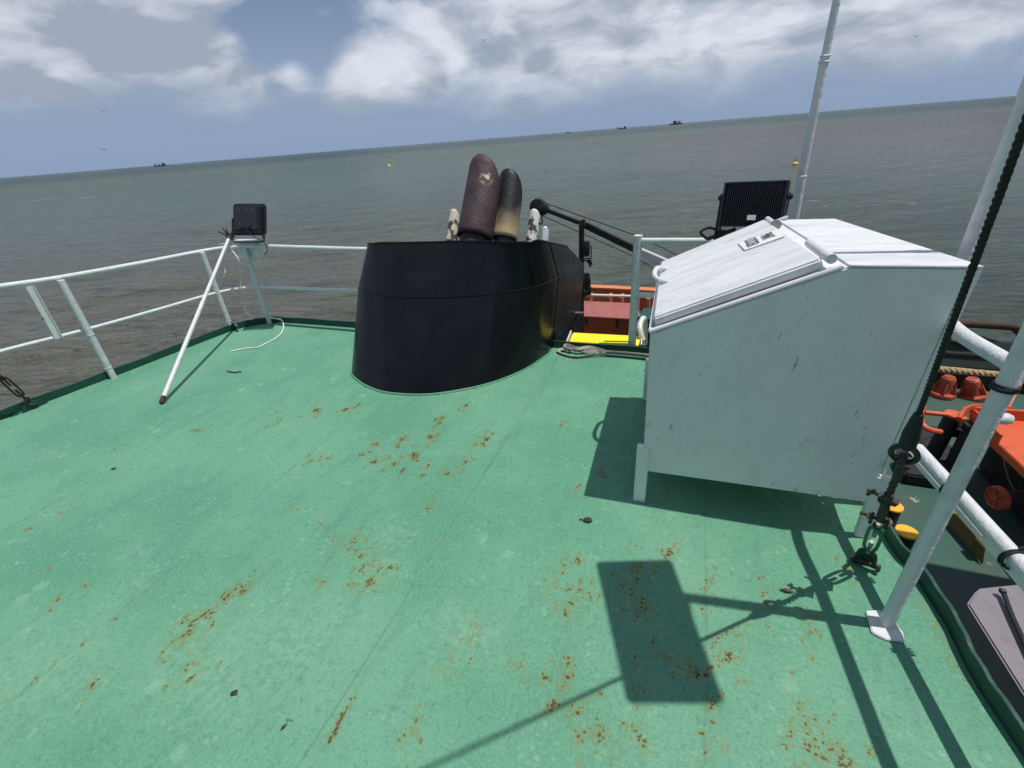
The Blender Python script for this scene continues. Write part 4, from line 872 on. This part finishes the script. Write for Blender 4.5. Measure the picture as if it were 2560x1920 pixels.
# clutter on the rail end next to it
cl = on_b(1800, 580, 3.7); root = thing('rail_clamp', 'rusty clamp with rag and taped wires below the big floodlight', 'clamp', cl)
b = MB(); b.box(cl, (rg, upf, nf), (.03, .06, .03)); b.tube([cl-Z*.05-U*.08, cl+Z*.02+U*.10], .014, 8); b.tube(smooth([cl-U*.08-Z*.05, cl-U*.13, cl-U*.07+Z*.03, cl], 4), .010, 6); obj('body', b, dark_rust, root)
b = MB(); b.tube([on_b(1797, 575, 3.68), on_b(1802, 548, 3.68)], [.008, .014], 6); obj('tape', b, manila, root)
b = MB(); b.box(on_b(1809, 569, 3.66), (rg, upf, nf), (.014, .014, .012)); b.box(on_b(1789, 560, 3.68), (rg+Z*-.3, upf, nf), (.022, .008, .010)); b.tube([on_b(1776, 564, 3.68), on_b(1797, 561, 3.68)], .003, 5); obj('rag', b, cable_white, root, bevel=.004)

# ================================================================== BLACK CRANE over the stern
tipc = on_b(1345, 517, 7.6); sh2 = on_b(1590, 624, 7.6); endc = on_b(1710, 676, 7.6); bx = nz(sh2-tipc); bz_ = nz(np.cross(V, bx)); bz_ = bz_ if bz_[2] > 0 else -bz_
ft = on_b(1452, 560, 7.6); root = thing('deck_crane', 'slim black deck crane with white boom root behind the funnel', 'crane', np.array([endc[0], endc[1], LZ]))
def seg_box(p, q, h, wd, m, name):
    ax = nz(q-p); b = MB(); b.box((p+q)/2, (ax, V, np.cross(ax, V)), (np.linalg.norm(q-p)/2, wd, h)); return obj(name, b, m, root, bevel=.008)
q1 = on_b(1470, 565, 7.6)
seg_box(tipc, q1, .030, .035, black_matt, 'inner_boom'); seg_box(q1-bx*.05, sh2, .048, .05, black_matt, 'outer_boom'); seg_box(sh2, endc, .050, .05, white, 'boom_root')
b = MB(); b.lathe(tipc-V*.06, V, [(.10, 0), (.13, .01), (.13, .11), (.10, .12)], 20); b.lathe(tipc+bx*.10-V*.07, V, [(.07, 0), (.09, .01), (.09, .13), (.07, .14)], 18); obj('head_sheave', b, black_matt, root)
b = MB(); b.tube(smooth([tipc-Z*.10+bx*.06, tipc-Z*.22+bx*.07, tipc-Z*.26+bx*.03, tipc-Z*.23-bx*.01], 4), .012, 8); obj('hook', b, black_matt, root)
b = MB(); b.tube([tipc+bx*.1+bz_*.10, sh2+bz_*.20, endc+bz_*.16], .008, 6); b.tube([tipc-bz_*.10, sh2-bz_*.11, endc-bz_*.2], .006, 6); obj('hoist_wire', b, black_matt, root)
b = MB(); b.box(on_b(1583, 574, 7.55)-Z*0, (bx, V, bz_), (.0, .0, .0)); 
b = MB(); b.tube([np.array([endc[0], endc[1], LZ]), endc], .14, 18); obj('pedestal', b, white, root)
# light post under the boom
pt0 = on_b(1454, 560, 7.5); pf = np.array([pt0[0], pt0[1], LZ]); root = thing('signal_post', 'black post with stacked lamps between funnel and locker', 'post', pf)
b = MB(); b.tube([pf, pt0], .045, 12); obj('pole', b, black_matt, root)
for (x, y0, y1, r_) in ((1466, 602, 640, .055), (1467, 682, 724, .05)):
    p, q = on_b(x, y1, 7.44), on_b(x, y0, 7.44); b = MB(); b.lathe(p, Z, [(r_*.8, 0), (r_, .03), (r_, q[2]-p[2]-.03), (r_*.8, q[2]-p[2])], 14); obj('lamp', b, black_plastic, root)
b = MB()
for (x0, y0, x1, y1) in ((1449, 615, 1449, 648), (1478, 613, 1478, 645), (1449, 648, 1478, 645), (1475, 696, 1476, 722), (1463, 730, 1480, 728)): b.tube([on_b(x0, y0, 7.42), on_b(x1, y1, 7.42)], .009, 6)
obj('guard', b, black_matt, root)
b = MB(); b.tube(smooth([on_b(x, y, 7.42) for x, y in ((1452, 648), (1466, 652), (1475, 650), (1480, 662), (1472, 655), (1476, 668))], 4), .014, 6); b.box(on_b(1473, 652, 7.4), (U, V, Z), (.03, .03, .025)); obj('fitting', b, black_matt, root)
b = MB(); b.box(on_b(1466, 733, 7.42), (U+Z*.3, V, Z), (.085, .05, .035)); b.box(on_b(1474, 724, 7.42), (U, V, Z), (.03, .03, .04)); b.tube(smooth([on_b(x, y, 7.4) for x, y in ((1458, 735), (1466, 750), (1478, 742), (1474, 732))], 4), .008, 6); obj('camera_box', b, dark_rust, root, bevel=.006)
b = MB(); b.box(on_b(1457, 540, 7.46)*.0+on_b(1458, 557, 7.46), (U, V, Z), (.035, .03, .05)); obj('cap', b, rusty, root, bevel=.006)

# ================================================================== LOWER DECK FITTINGS TO STARBOARD
cord = mat('green_grey_cord', dirty((.045, .07, .062), (.03, .035, .032), 6), .8)
def low_wall():
    root = thing('stern_fender', 'black stern fender with woven mesh between tan ropes at right', 'fender', S(4.3, 8.8, LZ))
    x0, x1 = 2.6, 6.4
    def line(px0, py0, px1, py1, bb, ext=1.2):
        p, q = on_b(px0, py0, bb), on_b(px1, py1, bb); d_ = nz(q-p); return p-d_*ext, q+d_*ext
    p, q = on_b(2345, 962, 8.62), on_b(2520, 985, 8.62); d_ = nz(q-p); lo0, lo1 = p-d_*1.3, q+d_*1.6; lo0[2] = lo1[2] = LZ+.16
    b = MB(); b.prism([lo0-Z*.16, lo1-Z*.16, lo1-Z*.16+V*.4, lo0-Z*.16+V*.4], [lo0+Z*.13, lo1+Z*.13, lo1+Z*.13+V*.4, lo0+Z*.13+V*.4]); obj('rubber_block', b, rubber, root, bevel=.03)
    for (y0, y1, rr_, zo) in ((934, 952, .060, 0), (923, 940, .060, .02)):
        p, q = line(2345, y0, 2520, y1, 8.7); b = MB(); b.rope([p, q], rr_, .22, 3, 7, 8); obj('rope', b, manila, root)
    p, q = line(2350, 912, 2520, 925, 8.74); r_, s_ = line(2400, 856, 2540, 884, 8.95)
    b = MB(); up = (r_-p); nrow = 26; ncol = 120
    # woven strips: many thin diagonal cords
    Lw = np.linalg.norm(q-p); dw = nz(q-p); Hh = (on_b(2400, 852, 8.95)-on_b(2400, 918, 8.74)); 
    b.add([p, q, q+Hh, p+Hh], [(0, 1, 2, 3)]); obj('backing', b, mesh_panel, root)
    b = MB()
    for k in range(ncol):
        a_ = p+dw*(Lw*k/ncol)-V*.006; e_ = a_+Hh-dw*(.22); b.box((a_+e_)/2, (e_-a_, dw, np.cross(dw, Hh)), (np.linalg.norm(e_-a_)/2, .007, .005))
    o = obj('mesh_cords', b, cord, root); o['kind'] = 'stuff'
    b = MB(); m0 = p+Hh*.48-V*.02; m1 = q+Hh*.48-V*.02; b.tube([m0, m1], .035, 8); obj('cross_band', b, rubber, root)
    t0, t1 = on_b(2380, 846, 8.9), on_b(2470, 872, 8.9); d2 = nz(t1-t0); b = MB(); b.rope([t0-d2*1.2, t1+d2*.4], .045, .2, 3, 7, 8); obj('rope', b, manila, root)
    b = MB(); k0, k1 = on_b(2340, 800, 9.05), on_b(2590, 880, 9.05); b.box((k0+k1)/2-Z*.06, (k1-k0, V, Z), (np.linalg.norm(k1-k0)/2+.5, .05, .035)); obj('fender_edge', b, rubber, root, bevel=.01)
low_wall()
b = MB(); q = [on_b(2380, 808, 9.1), on_b(2440, 811, 9.1), on_b(2530, 817, 9.1), on_b(2546, 826, 9.1), on_b(2553, 845, 9.1), on_b(2549, 872, 9.1)]
q[-1] = q[-1]-Z*.3
b.tube(smooth([q[0]-U*1.3, *q], 5), .062, 14); b.tube([q[1]-U*.6, np.array([(q[1]-U*.6)[0], (q[1]-U*.6)[1], LZ])], .06, 12)
solo('rusty_rail', b, rusty, 'thick rusty brown pipe rail over the stern at far right', 'railing', S(4.3, 9.1, LZ))
# red mushroom fairleads
def roller(px, py, label, tilt):
    c = G(px, py, LZ); k_s = .68; ax = nz(np.array(tilt)); root = thing('fairlead', label, 'fairlead', c, 'red fairlead fittings by the stern fender')
    b = MB(); b.lathe(c, ax, [(.175, 0), (.18, .025), (.17, .06), (.13, .07)], 22); obj('base', b, red_fitting, root)
    b = MB(); b.lathe(c+ax*.06, ax, [(.105, 0), (.092, .13), (.10, .22), (.085, .26), (.05, .28)], 18); obj('drum', b, red_fitting, root)
    for k in range(5):
        an = 2*math.pi*k/5+.9; s1 = nz(np.cross(ax, [0, 1, 0.01])); s2 = np.cross(ax, s1); rd = math.cos(an)*s1+math.sin(an)*s2; b = MB(); b.prism([c+ax*.07+rd*.09-np.cross(ax, rd)*.012, c+ax*.07+rd*.165-np.cross(ax, rd)*.012, c+ax*.25+rd*.115-np.cross(ax, rd)*.012], [c+ax*.07+rd*.09+np.cross(ax, rd)*.012, c+ax*.07+rd*.165+np.cross(ax, rd)*.012, c+ax*.25+rd*.115+np.cross(ax, rd)*.012]); obj('web', b, red_fitting, root)
    b = MB(); b.torus(c+ax*.33, ax, .06, .016, 18, 6); obj('top_ring', b, red_fitting, root)
roller(2352, 988, 'upright red fairlead drum, nearer the locker of the two', (.05, 0, 1)); roller(2432, 992, 'tipped red fairlead drum, farther right of the two', (-.35, .1, 1))
# orange towing gear
root = thing('towing_frame', 'orange towing hook gear on black legs at right', 'towing gear', S(3.3, 6.2, LZ))
hz_ = -1.5
def T(px, py, z_=hz_): return G(px, py, z_)
b = MB(); b.tube([T(2312, 1031), T(2378, 1038)], .028, 12); b.tube(smooth([T(2308, 1010), T(2302, 1040), T(2306, 1062, -1.52), T(2325, 1074, -1.55), T(2352, 1080, -1.58)], 5), .032, 10); obj('loop_handle', b, orange, root)
b = MB(); b.lathe(T(2383, 1036)-Z*.02, Z, [(.085, 0), (.09, .03), (.08, .04)], 18); b.lathe(T(2402, 1044)-Z*.03, Z, [(.055, 0), (.055, .04)], 14); obj('cap', b, orange, root)
for px, py, dx in ((2383, 1040, -.05), (2435, 1062, -.02)):
    q = T(px, py, -1.54); b = MB(); b.tube([q, np.array([q[0]+dx, q[1]+.0, LZ])], .085, 14); obj('leg', b, black_matt, root)
b = MB(); p, q = T(2360, 1078, -1.75), T(2440, 1085, -1.75); b.box((p+q)/2, (q-p, V, Z), (np.linalg.norm(q-p)/2, .05, .05)); p, q = T(2385, 1062, -1.62), T(2440, 1068, -1.62); b.box((p+q)/2, (q-p, V, Z), (np.linalg.norm(q-p)/2, .14, .012)); p, q = T(2410, 1050, -1.56), T(2450, 1085, -1.62); b.box((p+q)/2, (q-p, V, Z), (np.linalg.norm(q-p)/2, .03, .03)); obj('brace', b, black_matt, root, bevel=.008)
b = MB(); ribbon(b, smooth([T(2398, 1050), T(2408, 1034, -1.46), T(2425, 1022, -1.42), T(2450, 1020, -1.42), T(2480, 1024, -1.44), T(2530, 1026, -1.45)], 6), .09, lambda u_, t_: Z+V*.3, .035); obj('hook_arm', b, orange, root, bevel=.006)
tray = [T(2425, 1040), T(2700, 1062), T(2720, 1320), T(2560, 1168), T(2495, 1108)]
b = MB(); b.prism([q-Z*.10 for q in tray], tray); obj('tray', b, orange, root, bevel=.008)
b = MB(); p, q = tray[0], tray[1]; b.box((p+q)/2+Z*.06, (q-p, V, Z), (np.linalg.norm(q-p)/2, .02, .07)); obj('tray_flange', b, orange, root, bevel=.006)
p, q = tray[0], tray[4]; b = MB(); b.box((p+q)/2+Z*.05, (q-p, np.cross(q-p, Z), Z), (np.linalg.norm(q-p)/2, .012, .06)); obj('tray_flange', b, orange, root, bevel=.004)
b = MB(); p = T(2545, 945, -1.2); q = T(2505, 1020, -1.45); b.box((p+q)/2, (q-p, U, V), (np.linalg.norm(q-p)/2, .05, .04)); obj('stay_bar', b, red_fitting, root, bevel=.006)
b = MB(); c = (tray[2]+tray[4])/2; b.box(S(4.55, 5.6, -1.98), (U, V, Z), (.85, .75, .31)); obj('bed', b, black_matt, root, bevel=.02)
b = MB(); b.box(S(3.0, 6.75, LZ+.03), (U, V, Z), (.55, .45, .03)); b.box(S(3.05, 5.95, LZ+.08), (U, V, Z), (.30, .20, .08)); obj('foundation', b, rubber, root, bevel=.02)
b = MB(); b.tube(smooth([T(2507, 1122, -1.6), T(2512, 1160, -1.8), T(2525, 1205, -2.0), T(2545, 1235, -2.1)], 5), .008, 6); obj('lanyard', b, manila, root)
# roller end
c = G(2490, 1245, -1.95); axr = nz(U*.96+V*.25); root = thing('roller', 'rusty roller with round red end plate on the lower deck', 'roller', c)
b = MB(); b.lathe(c, axr, [(.125, 0), (.135, .015), (.135, .035), (.125, .04)], 26); b.torus(c-axr*.004, axr, .115, .014, 26, 6); obj('end_plate', b, red_fitting, root)
b = MB(); b.lathe(c-axr*.006, axr, [(.035, -.012), (.035, .01)], 12)
for k in range(6):
    an = k*math.pi/3; s1 = nz(np.cross(axr, Z)); rd = math.cos(an)*s1+math.sin(an)*Z; b.box(c+rd*.065-axr*.006, (rd, axr, np.cross(rd, axr)), (.045, .006, .008))
obj('spokes', b, red_fitting, root)
b = MB(); b.lathe(c+axr*.04, axr, [(.075, 0), (.09, .25), (.08, .5), (.09, 1.2)], 18); obj('barrel', b, rusty, root)
# yellow topped bollards
def bollard(px, py, z_, rd, label):
    c = G(px, py, z_); f = np.array([c[0], c[1], LZ]); root = thing('bollard', label, 'bollard', f, 'yellow topped bollards on lower deck')
    b = MB(); b.lathe(f, Z, [(rd*.9, 0), (rd*.9, z_-LZ-.02)], 22); obj('barrel', b, black_matt, root)
    b = MB(); b.lathe(f+Z*(z_-LZ-.02), Z, [(rd, 0), (rd, .015), (rd*.97, .02)], 26); obj('cap', b, amber, root)
bollard(2268, 1328, -1.95, .098, 'black bollard with round yellow cap just past deck edge')
bollard(2232, 1263, -1.95, .098, 'yellow capped bollard half hidden behind the rusty turnbuckle')
c = G(2424, 1335, -2.1); root = thing('cleat', 'worn ochre mooring cleat with yellow horn tips under the rail', 'cleat', np.array([c[0], c[1], LZ]))
d1 = nz(G(2455, 1350, -2.1)-G(2395, 1285, -2.1)); c0 = G(2425, 1320, -2.1)
b = MB(); b.prism([c0-d1*.26-V*.07+Z*-.19, c0+d1*.24-V*.09-Z*.19, c0+d1*.24+V*.07-Z*.19, c0-d1*.26+V*.05-Z*.19], [c0-d1*.22-V*.04, c0+d1*.20-V*.05, c0+d1*.20+V*.04, c0-d1*.22+V*.03]); obj('body', b, olive, root, bevel=.02)
for s_ in (-.25, .20):
    b = MB(); b.box(c0+d1*s_+Z*.01, (d1, np.cross(d1, Z), Z), (.065, .04, .02)); obj('horn', b, amber, root, bevel=.008)
# grey vent panel in the lower right corner
pz = -.95
cp = [G(2418, 1508, pz), G(2440, 1478, pz), G(2452, 1469, pz), G(2620, 1452, pz), G(2760, 1700, pz), G(2620, 1830, pz)]
root = thing('ventilation_trunk', 'pale grey steel vent trunk at the lower right corner below rail', 'vent', cp[0]-Z*1.3)
b = MB(); b.prism([q-Z*1.34 for q in cp], cp); obj('casing', b, mauve, root, bevel=.01)
b = MB(); b.tube([G(2508, 1480, pz+.04), G(2530, 1540, pz+.03), G(2600, 1690, pz+.03)], .014, 8); b.tube([G(2500, 1476, pz+.05), G(2514, 1479, pz+.05)], .016, 8); obj('grab_bar', b, black_matt, root)
# unseen canopy added above the starboard side to shade the lower deck
aw = [S(3.15, 4.62, 1.9), S(8.2, 4.62, 1.9), S(8.2, -4, 1.9), S(3.15, -4, 1.9)]
root = thing('added_awning', 'unseen grey canopy added to shade the starboard lower deck', 'added_awning', S(5.5, 0, LZ))
b = MB(); b.prism(aw, [q+Z*.03 for q in aw]); obj('canvas', b, mauve, root)
for q in ((7.1, 4.4), (7.1, -3.8)):
    b = MB(); b.tube([S(q[0], q[1], LZ), S(q[0], q[1], 1.9)], .04, 12); obj('pole', b, white_pipe, root)

# ---- wheelhouse behind the photographer
root = thing('wheelhouse', 'white wheelhouse with dark windows at forward end of green deck', 'wheelhouse', S(-1.9, -2.6, 0))
b = MB(); b.box(S(-1.9, -2.65, 1.25), (U, V, Z), (2.7, 1.1, 1.25)); obj('wall', b, white, root, bevel=.03)
b = MB(); b.box(S(-1.9, -2.65, 2.56), (U, V, Z), (2.95, 1.35, .05)); obj('roof', b, white, root, bevel=.02)
for k in range(6):
    b = MB(); b.box(S(-4.1+k*.88, -1.545, 1.55), (U, V, Z), (.36, .012, .42)); wf = obj('window', b, rubber, root, bevel=.02)
    b = MB(); b.box(S(-4.1+k*.88, -1.530, 1.55), (U, V, Z), (.32, .006, .38)); obj('pane', b, black_gloss, wf)

# ================================================================== LITTER ON THE DECK
def grit(px, py, r, label, m=None, name='pebble', cat='pebble', flatn=.55, st=1.3):
    c = G(px, py, r*flatn*.5); b = MB(); pr_ = [(r*.3, -r*.5*flatn), (r*.95, -r*.25*flatn), (r, .1*r), (r*.7, r*.45*flatn), (r*.1, r*.6*flatn)]; b.lathe(c, Z, pr_, 9)
    vv = []
    for v_ in b.v:
        q = np.array(v_)-c; q[0] *= st; q = q*(1+RNG.uniform(-.28, .28)); vv.append(tuple(c+q))
    b.v = vv; return solo(name, b, m or pebm, label, cat, G(px, py))
grit(1470, 1300, .020, 'dark chip of debris on green deck below the locker shadow')
grit(1452, 1299, .007, 'tiny crumb beside the dark chip near locker leg')
grit(585, 1733, .011, 'small dark pebble on green deck at lower left')
grit(283, 1172, .012, 'dark grit speck on the far left of the green deck')
def leaf(px, py, ang, L_, label):
    c = G(px, py, .006); d_ = np.array([math.cos(ang), math.sin(ang), 0]); s_ = np.cross(Z, d_); n_ = 7; up_, dn = [], []
    for k in range(n_): t_ = k/(n_-1); wd = L_*.16*math.sin(math.pi*min(1, t_*1.02))+.001; up_.append(c+d_*L_*(t_-.5)+s_*wd+Z*.004*math.sin(t_*3)); dn.append(c+d_*L_*(t_-.5)-s_*wd+Z*(.006+.003*math.sin(t_*5)))
    b = MB(); b.add(up_+dn, [(i, i+1, n_+i+1, n_+i) for i in range(n_-1)]); b.tube(smooth([c+d_*L_*.48, c+d_*L_*.8+s_*.01+Z*.008, c+d_*L_*1.1-s_*.01+Z*.002], 3), .0012, 4); return solo('leaf', b, leafm, label, 'leaf', c)
leaf(1968, 1477, -.35, .06, 'dry brown leaf lying between the stay shadows'); leaf(709, 1818, .9, .028, 'tiny reddish leaf on green deck near bottom left edge')
b = MB(); b.tube(smooth([G(568, 928, .006), G(585, 931, .006), G(603, 929, .006)], 3), .007, 6); solo('rust_flake', b, rusty, 'thin rusty flake on green deck right of the leaning pole', 'flake', G(585, 929))

# ================================================================== BUOYS, SHIPS, BIRDS
def buoy(px, py, s, label, mast=1.0, dark=False):
    c = G(px, py, SEA_Z); root = thing('buoy', label, 'buoy', c, 'yellow buoys on the sea')
    b = MB(); b.lathe(c-Z*.2*s, Z, [(.5*s, 0), (.9*s, .25*s), (.85*s, .55*s), (.45*s, .85*s), (.18*s, 1.0*s)], 18); obj('float', b, amber if dark else yellow, root)
    b = MB(); b.tube([c+Z*.7*s, c+Z*(.8+1.7*mast)*s], [.14*s, .06*s], 8); obj('staff', b, black_matt if dark else yellow, root)
    b = MB(); b.lathe(c+Z*(.75+1.7*mast)*s, Z, [(.10*s, 0), (.16*s, .1*s), (.02*s, .3*s)], 10); obj('top_mark', b, black_matt if dark else yellow, root)
buoy(973, 415, .62, 'small yellow buoy left of the funnel exhausts', .4); buoy(1275, 433, .50, 'yellow buoy with tall staff above the sooty exhaust', 1.6); buoy(1988, 411, .42, 'yellow buoy with dark marker left of thin mast', .6, True)
def ship(px, py, dist, L_, label, m, kind=0):
    r = ray(px, py); dr = nz([r[0], r[1], 0]); c = dr*dist+Z*SEA_Z; sd = np.array([dr[1], -dr[0], 0]); root = thing('ship', label, 'ship', c, 'ships on the horizon')
    h = L_*.10; b = MB(); b.prism([c-sd*L_*.46-dr*L_*.08-Z, c+sd*L_*.46-dr*L_*.08-Z, c+sd*L_*.46+dr*L_*.08-Z, c-sd*L_*.46+dr*L_*.08-Z], [c-sd*L_*.5-dr*L_*.09+Z*h, c+sd*L_*.53-dr*L_*.09+Z*h, c+sd*L_*.53+dr*L_*.09+Z*h, c-sd*L_*.5+dr*L_*.09+Z*h]); obj('hull', b, m, root, flat=True)
    b = MB(); x = (.30, -.35, .38, -.1)[kind]; b.box(c+sd*L_*x+Z*(h*1.9), (sd, dr, Z), (L_*.12, L_*.06, h*.9)); obj('superstructure', b, m, root, flat=True)
    for x in ((-.3, 0.05), (.1, .3), (-.4, -.1), (.2, .35))[kind]:
        b = MB(); b.tube([c+sd*L_*x+Z*h, c+sd*L_*(x+.02)+Z*h*3.0], L_*.012, 6); b.box(c+sd*L_*(x-.08)+Z*h*1.7, (sd, dr, Z), (L_*.05, L_*.03, h*.5)); obj('mast', b, m, root, flat=True)
ship(400, 414, 3000, 52, 'dark low ship alone on the horizon at far left', ship_dark, 0); ship(1421, 330, 3000, 26, 'smallest ship on the horizon right of the exhausts', ship_dark, 1)
ship(1554, 320, 2600, 40, 'reddish ship in the middle of three on the horizon', ship_red, 2); ship(1690, 308, 3000, 66, 'long dark ship on the horizon nearest the thin mast', ship_dark, 3)
def bird(px, py, dist, s, label, bank):
    c = CAM+nz(ray(px, py))*dist; r = nz([ray(px, py)[1], -ray(px, py)[0], 0]); fw_ = nz(np.cross(Z, r)); root = thing('seabird', label, 'bird', c, 'seabirds in the sky')
    b = MB(); b.tube([c-fw_*.25*s, c-fw_*.1*s, c+fw_*.12*s, c+fw_*.24*s], [.02*s, .07*s, .06*s, .02*s], 8); obj('body', b, bird_grey, root)
    for sg in (-1, 1):
        up_ = Z*math.cos(bank)+r*math.sin(bank)*.5; b = MB(); p = [c, c+r*sg*.32*s+up_*.14*s, c+r*sg*.62*s+up_*.02*s]
        b.add([p[0]-fw_*.09*s, p[0]+fw_*.09*s, p[1]+fw_*.10*s, p[1]-fw_*.05*s, p[2]-fw_*.04*s, p[0]+Z*.02*s, p[1]+Z*.02*s], [(0, 1, 2, 3), (3, 2, 4), (5, 6, 2, 1), (6, 4, 2), (0, 3, 6, 5), (3, 4, 6)]); obj('wing', b, bird_grey, root, flat=True)
bird(260, 374, 90, 1.3, 'gliding seabird low over the horizon at left', .2); bird(1210, 101, 90, 1.1, 'seabird against the white cloud at upper middle', .6); bird(2290, 92, 90, 1.0, 'seabird high at right beyond the thin mast', -.5)
bird(507, 250, 90, .7, 'tiny distant seabird above the left clouds edge', .1); bird(258, 279, 90, .7, 'tiny distant seabird by the left white cloud', -.2)
